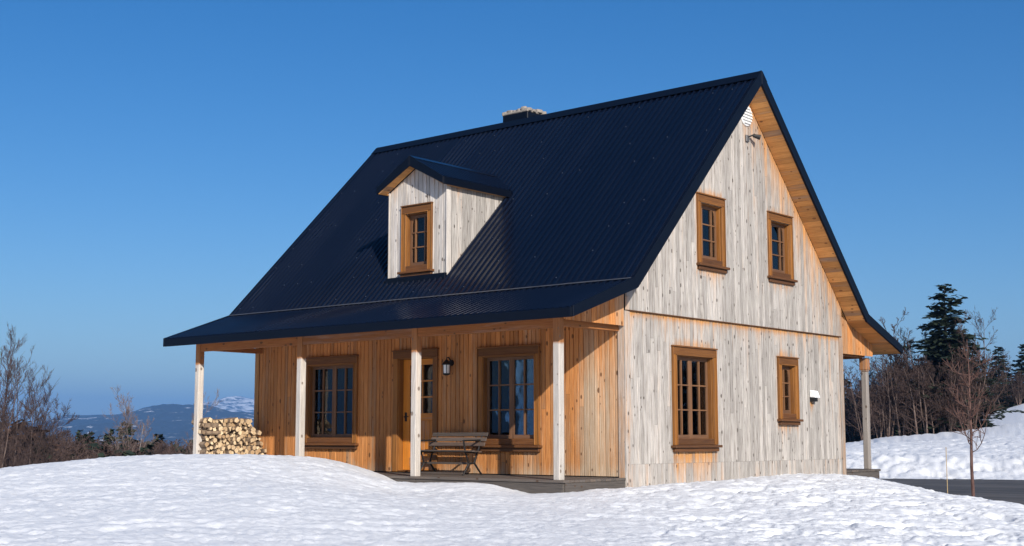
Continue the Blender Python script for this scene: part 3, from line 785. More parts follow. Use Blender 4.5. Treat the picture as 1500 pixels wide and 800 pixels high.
# ridge cap, rake and eave trims
def slope_strip(mb, p, q, x0, x1, up0, up1, mat=0):
    """box along slope p->q (y,z) between offsets up0..up1 (measured square to the slope)"""
    d = np.array([q[0]-p[0], q[1]-p[1]]); n = np.array([-d[1], d[0]])/np.linalg.norm(d)
    if n[1] < 0: n = -n
    poly = [(x0, p[0]+n[0]*up0, p[1]+n[1]*up0), (x0, q[0]+n[0]*up0, q[1]+n[1]*up0), (x0, q[0]+n[0]*up1, q[1]+n[1]*up1), (x0, p[0]+n[0]*up1, p[1]+n[1]*up1)]
    mb.prism(poly, (x1-x0, 0, 0), mat)
rt = MB()
for mir in (0, 1):
    f = (lambda y: y) if not mir else (lambda y: D-y)
    for (xa, xb) in ((X1-0.028, X1+0.014), (X0-0.014, X0+0.028)):
        # fascia profile as one folded strip: eave - kink - ridge
        up, dn = 0.029, 0.150
        def prof(off):
            # polyline offset square to both slopes
            c1, c2 = math.hypot(1, TANP), math.hypot(1, TAN)
            yk = (ZK-TAN*YK-(ZE-TANP*YE)+off*(c2-c1))/(TANP-TAN)
            ye = YE-0.012
            return [(ye, ZE+TANP*(ye-YE)+off*c1), (yk, ZE+TANP*(yk-YE)+off*c1), (D/2, H_TOP+off*c2)]
        A, Bp = prof(up), prof(-dn*0.86 if False else -dn)
        Bp[0] = (Bp[0][0], ZE-0.135)
        for i in range(2):
            poly = [(xa, f(A[i][0]), A[i][1]), (xa, f(A[i+1][0]), A[i+1][1]), (xa, f(Bp[i+1][0]), Bp[i+1][1]), (xa, f(Bp[i][0]), Bp[i][1])]
            rt.prism(poly, (xb-xa, 0, 0), 0)
    y0, y1 = sorted((f(YE-0.012), f(YE+0.012)))
    rt.box((X0+0.029, y0, ZE-0.135), (X1-0.029, y1, ZE+0.006), 0, 0)
rt.build('fascia', 'rooftrim', roof_o, 0.003)
rc = MB()
for sg in (-1, 1):
    q = (D/2+sg*0.16, H_TOP-0.16*TAN); slope_strip(rc, q, (D/2, H_TOP), X0-0.016, X1+0.016, 0.030, 0.038)
rc.build('ridge_cap', 'rooftrim', roof_o)
fs = MB()
for i in range(30):
    xa = X0+0.05+i*(X1-X0-0.1)/30; xb = xa+(X1-X0-0.1)/30-0.002
    slope_strip(fs, (YK-0.05, ZK+0.0-0.05*TANP), (YK-0.004, ZK-0.004*TANP), xa, xb, 0.027, 0.031+0.004*R0.random())
fs.build('flashing', 'flash', roof_o)
# soffit boards run along the house
sf = MB()
def soffit_run(y0, z0, y1, z1, x0, x1, th=0.018, wmean=0.125):
    Ls = math.hypot(y1-y0, z1-z0); n = max(1, round(Ls/wmean)); d = np.array([0, (y1-y0)/Ls, (z1-z0)/Ls]); nn = np.array([0, -d[2], d[1]])
    for i in range(n):
        a = Ls*i/n+0.002; b = Ls*(i+1)/n-0.002; c = np.array([(x0+x1)/2, y0, z0])+d*(a+b)/2
        sf.obox(c+nn*R0.uniform(-0.0015, 0.0015), ((x1-x0)/2, 0, 0), d*(b-a)/2, nn*th/2, 0, 0, R0.uniform(0.75, 1.1))
c2 = math.hypot(1, TAN); lo_m = lambda y: H_TOP-(D/2-y)*TAN-0.15*c2+0.012*c2; lo_p = lambda y: ZE+(y-YE)*TANP-0.12*math.hypot(1, TANP)
ykl = (lo_p(0)-lo_m(0))/(TAN-TANP)
for mir in (0, 1):
    f = (lambda y: y) if not mir else (lambda y: D-y)
    for (xa, xb) in ((0.026, X1-0.03), (X0+0.03, -W-0.026)): soffit_run(f(ykl), lo_m(ykl), f(D/2), lo_m(D/2), xa, xb)
    soffit_run(f(YE+0.014), lo_p(YE+0.014), f(ykl), lo_p(ykl), X0+0.03, X1-0.03)
    soffit_run(f(ykl), lo_m(ykl), f(0.0), lo_m(0.0), -W, 0.0)
sf.build('soffit', 'soffit', roof_o)
# chimney of metal flashing with a rubble cap
ch = MB()
ch.box((-5.93, 3.95, 6.6), (-5.24, 4.60, 7.385), 2, 1)
ch.box((-5.92, 3.96, 7.387), (-5.25, 4.59, 7.43), 0, 0)
rr = random.Random(5)
for i in range(6):
    for j in range(4):
        for k in range(2):
            if k == 1 and (rr.random() < 0.5 or i in (0, 5)): continue
            cx, cy, cz_ = -5.96+0.75*(i+0.5)/6, 3.95+0.65*(j+0.5)/4, 7.435+0.05*k+rr.uniform(-0.02, 0.02)
            hx, hy, hz = rr.uniform(0.06, 0.085), rr.uniform(0.07, 0.10), rr.uniform(0.022, 0.042)
            th = rr.uniform(0, 3.1); a = np.array((math.cos(th), math.sin(th), rr.uniform(-0.2, 0.2)))*hx; b = np.array((-math.sin(th), math.cos(th), rr.uniform(-0.2, 0.2)))*hy
            poly = [np.array((cx, cy, cz_-hz))+a*math.cos(t)+b*math.sin(t) for t in np.linspace(0, 2*math.pi, 7)[:-1]]
            poly = [q*1.0+np.array((rr.uniform(-1, 1), rr.uniform(-1, 1), 0))*0.018 for q in poly]
            ch.prism(poly, (0, 0, 2*hz), 0)
ch.build('chimney', ['stone', 'rooftrim'], roof_o, 0.012)

# --- dormer
DX0, DX1, DC = -5.36, -3.92, -4.64
DZR, DSL, DHW, DYF = 5.655, 0.56, 0.83, -0.13
def main_z(y): return H_TOP-(D/2-y)*TAN
dw = MB()
WD = dict(s=(-5.01, -4.27), z=(3.49, 4.79), sash=1, rows=3, cols=3, br=True); WD['o'] = opening(WD)
dtop = lambda s: DZR-0.14-abs(s-DC)*DSL
def dwear(s, z): return 0.05+0.7*math.exp(-(dtop(s)-z)/0.12)*0.6+(0.3 if (WD['s'][0]-0.05 < s < WD['s'][1]+0.05 and z < 3.5) else 0)
backing(dw, pt_dorm, DX0, DX1, 3.30, lambda s: dtop(s)-0.005, [WD['o']], brk=(DC,))
boards(dw, pt_dorm, DX0+0.005, DC, lambda s: 3.44, dtop, [WD['o']], dwear, 0.10, 51)
boards(dw, pt_dorm, DC, DX1-0.005, lambda s: 3.44, dtop, [WD['o']], dwear, 0.10, 52)
zs = dtop(DX1)
for (xx, sg, sd_) in ((DX1, 1, 53), (DX0, -1, 54)):
    ptd = (lambda s, n, z, xx=xx, sg=sg: (xx+sg*n, s, z))
    yend = (zs+0.03-H_TOP)/TAN+D/2
    s = 0.10; r = random.Random(sd_)
    gz = lambda y: main_z(y)-0.05
    # side boards are cut along the roof slope at their foot
    while s < yend:
        e = min(s+r.uniform(0.11, 0.14), yend)
        c = 0.009; off = r.uniform(-0.0025, 0.0025); go = r.uniform(0, 40); k = 6
        V, G, Wr = [], [], []
        for i in range(k+1):
            for (ss, nn) in ((s+0.001, off-0.022), (s+c, off), (e-c, off), (e-0.001, off-0.022)):
                z = gz(ss)+(max(zs, gz(ss)+0.01)-gz(ss))*i/k
                V.append(ptd(ss, nn, z)); G.append((ss-s+go, z, go)); Wr.append(0.03+0.35*math.exp(-(zs-z)/0.10)+0.1*math.exp(-(z-main_z(ss))/0.1))
        F = [(i*4+j, i*4+j+1, i*4+5+j, i*4+4+j) for i in range(k) for j in range(3)]
        if sg < 0: F = [f[::-1] for f in F]
        dw.add(V, F, 2, G, r.random(), Wr); s = e
    dw.prism([(xx-sg*0.03, 0.13, 3.3), (xx-sg*0.03, yend+0.2, main_z(yend+0.2)-0.1), (xx-sg*0.03, yend, zs), (xx-sg*0.03, 0.13, zs)], (-sg*0.05, 0, 0), 1)
    dw.box((min(xx, xx+sg*0.014), 0.074, 3.47), (max(xx, xx+sg*0.014), 0.19, zs-0.01), 2, 0, 0.05)
dorm = dw.build('dormer', ['dormer_wood', 'dark', 'gable_wood'], house); dorm['label'] = 'bleached white plank dormer with small arched window'
add_window(house, pt_dorm, WD, holder=dorm)
# dormer roof: two ribbed slopes that die into the main roof
dr_ = MB(); dt = MB(); ds = MB()
for sg in (-1, 1):
    xe = DC+sg*DHW; ze = DZR-DHW*DSL
    yb_r = (DZR-H_TOP)/TAN+D/2; yb_e = (ze-H_TOP)/TAN+D/2
    n = np.array([sg*DSL, 0, 1.0]); n /= np.linalg.norm(n)
    yf = DYF; pts_r, pts_e = [], []
    y = yf; prof = [(yf, 0)]
    x = yf+0.05
    while x < yb_r: prof += [(x-0.024, 0), (x-0.01, 0.024), (x+0.01, 0.024), (x+0.024, 0)]; x += 0.135
    V, F = [], []
    for (yy, h) in prof:
        # ridge end and eave end of this line; cut where it meets the main slope
        pr = np.array((DC, yy, DZR)); pe = np.array((xe, yy, ze))
        if yy > yb_e:
            t = (yy-yb_e)/(yb_r-yb_e); pe = pe+(pr-pe)*t
        V += [tuple(pe+n*h), tuple(pr+n*h)]
    for i in range(len(prof)-1):
        q = (2*i, 2*i+1, 2*i+3, 2*i+2); F.append(q if sg < 0 else q[::-1])
    dr_.add(V, F, 0)
    dr_.add([(xe, yf, ze-0.03), (DC, yf, DZR-0.03), (DC, yb_r, DZR-0.03), (xe, yb_e, ze-0.03)], [(0, 1, 2, 3) if sg < 0 else (3, 2, 1, 0)], 0)
    # ridge strip
    dr_.obox((DC+sg*0.06, (yf+yb_r)/2, DZR-0.06*DSL+0.029), np.array((sg*0.06, 0, -0.06*DSL)), (0, (yb_r-yf)/2, 0), n*0.004, 1, 0)
    # front fascia and side fascia
    poly = [(xe+sg*0.012, yf-0.012, ze+0.012-0.012*DSL), (DC, yf-0.012, DZR+0.028), (DC, yf-0.012, DZR-0.165), (xe+sg*0.012, yf-0.012, ze-0.125)]
    dt.prism(poly, (0, 0.026, 0))
    dt.prism([(xe-sg*0.012, yf+0.016, ze+0.004), (xe+sg*0.012, yf+0.016, ze+0.004), (xe+sg*0.012, yf+0.016, ze-0.125), (xe-sg*0.012, yf+0.016, ze-0.125)], (0, yb_e-0.08-yf, 0))
    # soffit under the front overhang and under the eaves
    ln = math.hypot(DHW, DHW*DSL); k = 7
    for i in range(k):
        f0, f1 = i/k, (i+1)/k
        a = np.array((DC+sg*DHW*f0, 0, DZR-DHW*DSL*f0-0.128)); b = np.array((DC+sg*DHW*f1-sg*0.002, 0, DZR-DHW*DSL*f1-0.128))
        if i == k-1: b = b-np.array((sg*0.02, 0, -0.02*DSL))
        c = (a+b)/2; ylen = (0.072-yf-0.016)/2; yc = (0.072+yf+0.016)/2
        ds.obox((c[0], yc, c[2]), (b-a)/2*0.985, (0, ylen, 0), n*0.008, 1, 0, R0.uniform(0.7, 1.0))
    sidex0 = (DX1+0.016 if sg > 0 else DX0-0.016)
    a, b = sorted((sidex0, xe-sg*0.014)); ds.box((a, 0.075, ze-0.122), (b, yb_e-0.09, ze-0.10), 1, 0, 0.8)
fb = MB(); fb.box((DX0-0.03, 0.02, 3.36), (DX1+0.03, 0.076, 3.505), 0, 0); fb.build('flashing', 'rooftrim', dorm, 0.004)
dr_.build('dormer_roof', 'roof', dorm); dt.build('fascia', 'rooftrim', dorm, 0.003); ds.build('soffit', 'soffit', dorm)

# --- porch: posts, beams, infill, deck
POSTS = [-8.85, -5.92, -3.10, -0.162]
def make_post(x, ys):
    m = MB(); h = 0.060; y0, y1 = ys
    zt2 = min(zporch_low(y0), zporch_low(y1))-0.0
    k = 40
    def wv(z): return 0.02+1.25*max(0, min(1, (z-1.96)/0.08))  # sheltered fresh wood, darkened with a sharp edge to paint the eave shade
    zz = [-0.002+(zt2)*i/k for i in range(k+1)]
    c = 0.010; ring = [(x-h+c, y0), (x+h-c, y0), (x+h, y0+c), (x+h, y1-c), (x+h-c, y1), (x-h+c, y1), (x-h, y1-c), (x-h, y0+c)]
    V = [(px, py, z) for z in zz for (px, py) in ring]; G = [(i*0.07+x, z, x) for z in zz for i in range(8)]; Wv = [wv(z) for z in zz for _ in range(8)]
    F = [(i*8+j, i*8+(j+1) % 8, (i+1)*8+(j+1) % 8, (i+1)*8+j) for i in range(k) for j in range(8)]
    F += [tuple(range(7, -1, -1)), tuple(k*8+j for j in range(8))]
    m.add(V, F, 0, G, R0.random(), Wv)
    return m
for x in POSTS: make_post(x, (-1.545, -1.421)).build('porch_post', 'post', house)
# rear porch: turned posts under a square capital
def rear_post(x, y):
    m = MB(); m.box((x-0.06, y-0.06, -0.03), (x+0.06, y+0.06, 1.958), 2, 1, 0.05); m.box((x-0.082, y-0.082, 1.99), (x+0.082, y+0.082, 2.24), 2, 0, 0.75)
    m.box((x-0.070, y-0.070, 1.96), (x+0.070, y+0.070, 1.988), 2, 0, 0.6)
    o = m.build('porch_post', ['post', 'post_grey'], house, 0.012); return o
for x in (-8.85, -5.92, -3.10, -0.162): rear_post(x, D+1.34)
for sgn, yc in ((0, -1.483), (1, D+1.34)):
    bm_ = MB()
    for a, b in zip(POSTS[:-1], POSTS[1:]): bm_.box((a+0.064, yc-0.045, 2.235), (b-0.064, yc+0.045, 2.47), 0, 0, 0.9)
    bm_.build('porch_beam', 'beam', house, 0.004)
for xs_ in (POSTS[0], POSTS[-1]):
    for ya, yb_, za in ((-1.42, -0.024, 2.265), (D+0.03, D+1.255, 2.245)):
        bm_ = MB(); bm_.box((xs_-0.055, ya, za), (xs_+0.055, yb_, 2.36), 1, 0, 0.9); bm_.build('porch_beam', 'beam', house, 0.004)
for (a, b, zb0, za, fw_, sd_) in ((-1.50, -0.026, 2.345, 2.30, lambda s, z: 0.85-0.3*math.exp(-((s+0.1)/0.2)**2), 61), (D+0.026, D+1.40, 2.27, 2.30, lambda s, z: 0.75, 62)):
    inf = MB()
    boards(inf, pt_gable, a, b, lambda s: zb0, lambda s: zporch_low(s)-0.004 if (s < ykl or s > D) else zmain_low(s), [], fw_, 0.118, sd_, joints=0)
    inf.prism([(-0.03, a, 2.36), (-0.03, b-0.04, 2.36), (-0.03, b-0.04, zporch_low(b-0.04)-0.01), (-0.03, a, zporch_low(a)-0.01)], (-0.02, 0, 0), 0, 0.85)
    inf.build('porch_infill', 'porch_wood', house)
dk = MB()
n = 12
for i in range(n):
    y0 = -1.575+1.572*i/n; dk.box((-W-0.1, y0+0.003, -0.045), (-0.004, y0+1.572/n-0.003, -0.004-0.002*R0.random()), 0, 0, R0.uniform(0.1, 0.8))
for x0 in (-W-0.08, -6.02, -3.02): dk.box((x0, -1.555, -0.46), (x0+ (2.985 if x0 > -4 else 2.99), -1.52, -0.048), 0, 0, 0.15)
dk.box((-0.05, -1.518, -0.46), (-0.012, -0.03, -0.048), 1, 0, 0.1); dk.box((-W-0.08, -1.518, -0.46), (-W-0.05, -0.03, -0.048), 1, 0, 0.1)
dk.build('porch_deck', 'deck', house, 0.004)
dk = MB()
for i in range(11):
    y0 = D+0.03+1.57*i/11; dk.box((-W-0.1, y0+0.003, -0.07), (0.0, y0+1.57/11-0.003, -0.028), 0, 0, 0.4)
dk.box((-0.05, D+0.03, -0.5), (-0.014, D+1.56, -0.072), 1, 0, 0.1); dk.box((-W, D+1.54, -0.5), (-0.051, D+1.575, -0.072), 0, 0, 0.1)
dk.build('porch_deck', 'deck', house, 0.004)

# ------------------------------------------------------------------ fittings on the walls
lt = empty('wall_lantern', (-3.69, -0.05, 1.85)); tag(lt, 'black outdoor lantern with pale glass on the wall beside the door', 'wall lamp')
m = MB(); m.tube([(-3.69, -0.004, 1.90), (-3.69, -0.03, 1.90)], [0.055, 0.05], 14); m.tube([(-3.69, -0.03, 1.93), (-3.69, -0.08, 1.99), (-3.69, -0.13, 1.985), (-3.69, -0.135, 1.945)], [0.012]*4, 8)
m.build('bracket', 'iron', lt)
m = MB(); m.tube([(-3.69, -0.135, 1.95), (-3.69, -0.135, 1.915), (-3.69, -0.135, 1.875), (-3.69, -0.135, 1.86)], [0.018, 0.05, 0.085, 0.088], 12); m.build('lamp_cap', 'iron', lt)
m = MB()
for k in range(4):
    t = math.pi/4+k*math.pi/2; m.tube([(-3.69+0.062*math.cos(t), -0.135+0.062*math.sin(t), 1.86), (-3.69+0.055*math.cos(t), -0.135+0.055*math.sin(t), 1.71)], [0.007, 0.007], 5)
m.tube([(-3.69, -0.135, 1.712), (-3.69, -0.135, 1.695), (-3.69, -0.135, 1.675)], [0.066, 0.066, 0.02], 12); m.build('cage', 'iron', lt)
m = MB(); m.tube([(-3.69, -0.135, 1.714), (-3.69, -0.135, 1.858)], [0.050, 0.054], 12); m.build('lamp_glass', 'white', lt)

gv = MB()
gv.tube([(0.023, 3.80, 6.42), (0.040, 3.80, 6.42)], [0.20, 0.20], 24); gv.tube([(0.041, 3.80, 6.42), (0.05, 3.80, 6.42)], [0.20, 0.185], 24)
for i in range(6):
    z = 6.28+i*0.055; hw = math.sqrt(max(0.0, 0.17**2-(z-6.42)**2)); gv.obox((0.062, 3.80, z), (0.012, 0, -0.018), (0, hw, 0), (0.003, 0, 0.003), 1, 0 if True else 1)
tag(gv.build('gable_vent', 'white', None), 'round white louvred vent high under the gable peak', 'vent')
sl_ = empty('security_light', (0.03, 3.83, 6.03)); tag(sl_, 'small security light with grey housing below the gable vent', 'light')
m = MB(); m.box((0.024, 3.76, 5.93), (0.06, 3.86, 6.05)); m.build('base', 'flash', sl_, 0.006)
m = MB(); m.tube([(0.061, 3.82, 6.02), (0.10, 3.88, 6.05), (0.13, 3.93, 6.07)], [0.014, 0.014, 0.02], 8); m.tube([(0.11, 3.90, 6.05), (0.20, 3.99, 6.02)], [0.03, 0.05], 12); m.build('lamp_head', 'iron', sl_)
vh = empty('vent_hood', (0.0, 6.09, 1.40)); tag(vh, 'white plastic vent hood on the gable wall with rust stain under it', 'vent')
m = MB()
m.prism([(0.003, 5.98, 1.51), (0.08, 5.98, 1.49), (0.13, 5.98, 1.36), (0.003, 5.98, 1.37)], (0, 0.20, 0)); m.build('hood', 'white', vh, 0.01)
m = MB(); m.box((0.006, 6.0, 1.29), (0.09, 6.14, 1.362)); m.build('flap', 'iron', vh)

# curtains hanging inside the large windows
def curtain(pt, s0, s1, z0, z1, n, label):
    m = MB(); k = 24; V, F = [], []
    for i in range(k+1):
        s = s0+(s1-s0)*i/k; w_ = 0.022*math.sin(i*1.9)+0.01*math.sin(i*0.7)
        V += [pt(s, n+w_, z0), pt(s, n+w_, z1), pt(s, n+w_-0.004, z0), pt(s, n+w_-0.004, z1)]
    for i in range(k):
        b = 4*i; F += [(b, b+4, b+5, b+1), (b+2, b+3, b+7, b+6)]
    m.add(V, F); o = m.build('curtain', 'curtain', None, smooth=True); tag(o, label, 'curtain')
curtain(pt_gable, 1.92, 2.22, 0.5, 2.0, -0.26, 'pale curtain hanging behind the large lower gable window')
curtain(pt_front, -6.52, -6.30, 0.5, 2.0, -0.26, 'pale curtain behind the porch window near the woodpile')
curtain(pt_front, -2.82, -2.66, 0.5, 2.0, -0.26, 'pale curtain behind the porch window beside the bench')

# ------------------------------------------------------------------ bench
bn = empty('porch_bench', (-3.25, -0.45, 0.0)); tag(bn, 'weathered slatted wooden bench with dark ends on the porch', 'bench')
bx0, bx1 = -3.92, -2.66
m = MB()
for i, (y, z) in enumerate(((-0.66, 0.395), (-0.575, 0.39), (-0.49, 0.385), (-0.405, 0.38))): m.box((bx0, y-0.036, z-0.012), (bx1, y+0.036, z+0.012), 0, 0, R0.random())
m.build('seat', 'bench_wood', bn, 0.004)
m = MB()
for i in range(3):
    t = 0.30+0.30*i; y = -0.33+0.12*t; z = 0.42+0.27*t
    d = np.array((0, 0.12, 0.27)); d /= np.linalg.norm(d); nn = np.array((0, -d[2], d[1]))
    m.obox(((bx0+bx1)/2, y, z), ((bx1-bx0)/2, 0, 0), d*0.035, nn*0.011, 0, 0, R0.random())
m.build('backrest', 'bench_wood', bn, 0.004)
for x in (bx0+0.12, bx1-0.12):
    m = MB()
    def bar(p, q, r=0.016): m.tube([(x, *p), (x, *q)], [r, r], 6)
    bar((-0.66, 0.378), (-0.34, 0.362)); bar((-0.34, 0.362), (-0.205, 0.70)); bar((-0.64, 0.375), (-0.56, 0.19)); bar((-0.56, 0.19), (-0.70, 0.0)); bar((-0.36, 0.36), (-0.42, 0.19)); bar((-0.42, 0.19), (-0.24, 0.0)); bar((-0.56, 0.19), (-0.42, 0.19))
    bar((-0.70, 0.56), (-0.28, 0.57)); bar((-0.69, 0.56), (-0.65, 0.39))
    m.build('end_frame', 'iron', bn)
m = MB(); m.box((bx0+0.13, -0.50, 0.17), (bx1-0.13, -0.47, 0.205), 0, 0, 0.3); m.box((bx0+0.13, -0.72, 0.015), (bx1-0.13, -0.69, 0.045), 0, 0, 0.3); m.build('stretcher', 'bench_wood', bn)

# ------------------------------------------------------------------ firewood
def log_mesh(seed, cross=False):
    r = random.Random(seed); k = r.choice((3, 4, 4, 5, 6)); rad_ = r.uniform(0.036, 0.060); t0 = r.uniform(0, 6.28)
    poly = []
    for i in range(k):
        t = t0+2*math.pi*(i+r.uniform(-0.18, 0.18))/k; q = rad_*r.uniform(0.85, 1.2); poly.append((0.0, q*math.cos(t), q*math.sin(t)))
    m = MB(); m.prism(poly, (-0.36, 0, 0), 1, 0.5, None, 0)
    o = m.build('firewood_log', ['logend', 'logside'], None, 0.005); return o
protos = [log_mesh(100+i) for i in range(14)]
used = [False]*14; nlog = 0
rl = random.Random(3)
def put_log(loc, rot, lab, grp='split firewood logs in the stack'):
    global nlog
    i = rl.randrange(14)
    if used[i]:
        o = protos[i].copy(); COL.objects.link(o)
    else: o = protos[i]; used[i] = True
    o.location = loc; o.rotation_euler = rot; tag(o, lab, 'log', grp); nlog += 1
rowh = 0.073; nr = 13
for j in range(nr):
    z = 0.055+rowh*j
    y_end = -0.05 if j < 8 else -0.05-0.06*(j-7)
    y = -1.44+(0.05 if j % 2 else 0)
    if j in (9, 11): y += 0.26
    while y < y_end:
        lab = 'pale split firewood log end in the stack beside the porch post' if j < nr-1 else 'split firewood log lying along the top of the stack'
        put_log((-8.64+rl.uniform(-0.09, 0.07), y+rl.uniform(-0.015, 0.015), z+rl.uniform(-0.020, 0.020)), (rl.uniform(0, 6.28), rl.uniform(-0.05, 0.05), rl.uniform(-0.08, 0.08)), lab)
        y += rl.uniform(0.068, 0.102)
    if j in (9, 11):
        for q in range(2): put_log((-8.63-0.12*q, -1.53+rl.uniform(-0.03, 0.03), z+rl.uniform(-0.01, 0.01)), (0, 0, -math.pi/2+rl.uniform(-0.1, 0.1)), 'firewood log laid crosswise at the post end of the stack', 'crosswise firewood logs')
# ------------------------------------------------------------------ trees
def tubes_np(paths, sides):
    """paths: list of (pts (k,3), radii (k)); -> V, F quads"""
    V, F, b = [], [], 0
    th = np.arange(sides)*2*math.pi/sides; cs, sn = np.cos(th), np.sin(th)
    for pts, rr_ in paths:
        k = len(pts); t = np.gradient(pts, axis=0); t /= np.linalg.norm(t, axis=1)[:, None]+1e-9
        ref = np.array((0.31, 0.17, 0.93)) if abs(t[0, 2]) < 0.8 else np.array((0.9, 0.3, 0.1))
        a = np.cross(t, ref); a /= np.linalg.norm(a, axis=1)[:, None]+1e-9; c = np.cross(t, a)
        ring = pts[:, None, :]+(a[:, None, :]*cs[None, :, None]+c[:, None, :]*sn[None, :, None])*rr_[:, None, None]
        V.append(ring.reshape(-1, 3)); I = b+np.arange(k*sides).reshape(k, sides); J = np.roll(I, -1, axis=1)
        F.append(np.stack([J[:-1], I[:-1], I[1:], J[1:]], -1).reshape(-1, 4)); b += k*sides
    return np.vstack(V), np.vstack(F)
def grow(seed, h, nk=(16, 7, 5), spread=0.55, tr=0.02, stems=1, first=0.2, up=0.35, minr=0.0045, lens=(0.42, 0.5, 0.5), wig=0.10, flare=1.0):
    r = np.random.RandomState(seed); trunks, limbs = [], []
    def path(p, d, L_, r0, r1, k, upw, wg):
        pts = [p.copy()]; d = d/np.linalg.norm(d)
        for i in range(k):
            d = d+r.normal(0, wg, 3)+np.array((0, 0, upw/k)); d /= np.linalg.norm(d); p = p+d*L_/k; pts.append(p.copy())
        return np.array(pts), np.linspace(r0, r1, k+1)
    def kids(pts, rad_, lev, L_, h0):
        if lev >= len(nk): return
        n = max(1, int(nk[lev]*r.uniform(0.75, 1.25)))
        for i in range(n):
            f = first+(0.98-first)*((i+r.rand())/n) if lev == 0 else 0.2+0.78*r.rand()
            q = f*(len(pts)-1); a = int(min(q, len(pts)-2)); p = pts[a]+(pts[a+1]-pts[a])*(q-a)
            ax = pts[a+1]-pts[a]; ax /= np.linalg.norm(ax)
            s = np.cross(ax, r.normal(0, 1, 3)); s /= np.linalg.norm(s)+1e-9
            d = ax*(1-spread)+s*spread*r.uniform(0.8, 1.2)
            l2 = L_*lens[lev]*(1-0.55*f if lev == 0 else 1-0.4*f)*r.uniform(0.6, 1.2)
            r0 = max(minr, min(rad_[a]*0.62, l2*0.022)); r1 = max(minr*0.6, r0*0.3)
            pp, rr_ = path(p, d, l2, r0, r1, 4 if lev == 0 else 3, up, wig)
            limbs.append((pp, rr_)); kids(pp, rr_, lev+1, l2, h0)
    for s in range(stems):
        a = r.rand()*6.28; o = np.array((math.cos(a), math.sin(a), 0))*(0.03*h*flare if stems > 1 else 0)
        d = np.array((0, 0, 1.0))+o/(0.03*h+1e-6)*(0.32*flare if stems > 1 else 0)*r.uniform(0.4, 1)+r.normal(0, 0.03, 3)
        hh = h*(r.uniform(0.72, 1) if s else 1)
        pts, rad_ = path(o-np.array((0, 0, 0.15)), d, hh+0.15, h*tr*(1 if stems == 1 else 0.6), minr, 9, 0.25 if stems > 1 else 0.05, wig*0.45)
        trunks.append((pts, rad_)); kids(pts, rad_, 0, hh, h)
    return trunks, limbs
def bare_meshes(name, seed, h, mats=('bark', 'twig'), sides=3, **k):
    t, l = grow(seed, h, **k)
    V, F = tubes_np(t, 6); a = mesh_np(name+'_trunk', V, F, [mats[0]], smooth=True)
    V, F = tubes_np(l, sides); b = mesh_np(name+'_crown', V, F, [mats[1]], smooth=True)
    return [('trunk', a), ('crown', b)]
def conifer_meshes(name, seed, h, r_, whorls=34, per=8, droop=0.25, mats=('bark', 'needle'), tw=0.10, gap=0.0, power=0.85):
    r = np.random.RandomState(seed)
    V0, F0 = tubes_np([(np.array([(0, 0, -0.2), (0.02*h*r.normal()*0.2, 0, h*0.5), (0, 0, h)]), np.array([h*0.018, h*0.010, 0.006]))], 6)
    ta = mesh_np(name+'_trunk', V0, F0, [mats[0]], smooth=True)
    V, F, b = [], [], 0
    for w in range(whorls):
        f = (w+0.5)/whorls; z = h*(0.05+0.94*f)
        n = max(3, int(per*(1-0.45*f))); ph = r.rand()*6.28
        for k in range(n):
            if r.rand() < gap: continue
            az = ph+6.28*(k+r.uniform(-0.3, 0.3))/n
            L_ = r_*((1-f)**power)*r.uniform(0.5, 1.25)*(1+0.22*math.sin(az*2+w*0.55))+0.05*r_
            zj = z+r.uniform(-0.9, 0.9)*h/whorls; dj = droop*r.uniform(0.5, 1.5)
            hd = np.array((math.cos(az), math.sin(az), 0)); sd_ = np.array((-hd[1], hd[0], 0))
            m = max(3, int(L_/(tw*0.9)))
            for i in range(m):
                s = (i+0.6)/m; dz = -dj*L_*(s**1.2)+0.35*dj*L_*s**3+(0.25*L_*s if f > 0.85 else 0)
                c = np.array((0, 0, zj))+hd*L_*s+np.array((0, 0, dz))
                ll = min(0.42*L_*(1-s)+tw*1.3, 0.55*r_)*r.uniform(0.7, 1.2)
                for sg in (-1, 1):
                    d = hd*0.75+sd_*sg*r.uniform(0.5, 0.95)+np.array((0, 0, r.uniform(-0.75, 0.25))); d /= np.linalg.norm(d)
                    e = c+d*ll; nrm = np.cross(d, np.array((0, 0, 1.0))); nrm /= np.linalg.norm(nrm)
                    tilt = r.uniform(-0.8, 0.8); wv = (nrm*math.cos(tilt)+np.array((0, 0, 1))*math.sin(tilt))*tw*r.uniform(0.5, 0.9)
                    V += [c-wv*0.4, c+(e-c)*0.45-wv, e, c+(e-c)*0.45+wv]; F.append((b, b+1, b+2, b+3)); b += 4
    for i in range(6):
        pass
    cb = mesh_np(name+'_crown', np.array(V), np.array(F), [mats[1]])
    return [('trunk', ta), ('crown', cb)]
def gz(x, y): return float(ground(np.array([x]), np.array([y]), False)[0])
def plant(name, parts, href, px, top_py, d, label, cat='tree', group=None, rot=None, wide=1.0, sink=0.1):
    q = at(px, top_py, d); z0 = gz(q[0], q[1])-sink; s = (q[2]-z0)/href
    t = empty(name, (q[0], q[1], z0)); t.scale = (s*wide, s*wide, s); t.rotation_euler = (0, 0, R0.uniform(0, 6.28) if rot is None else rot)
    for nm, me in parts: link(nm, me, t)
    return tag(t, label, cat, group)

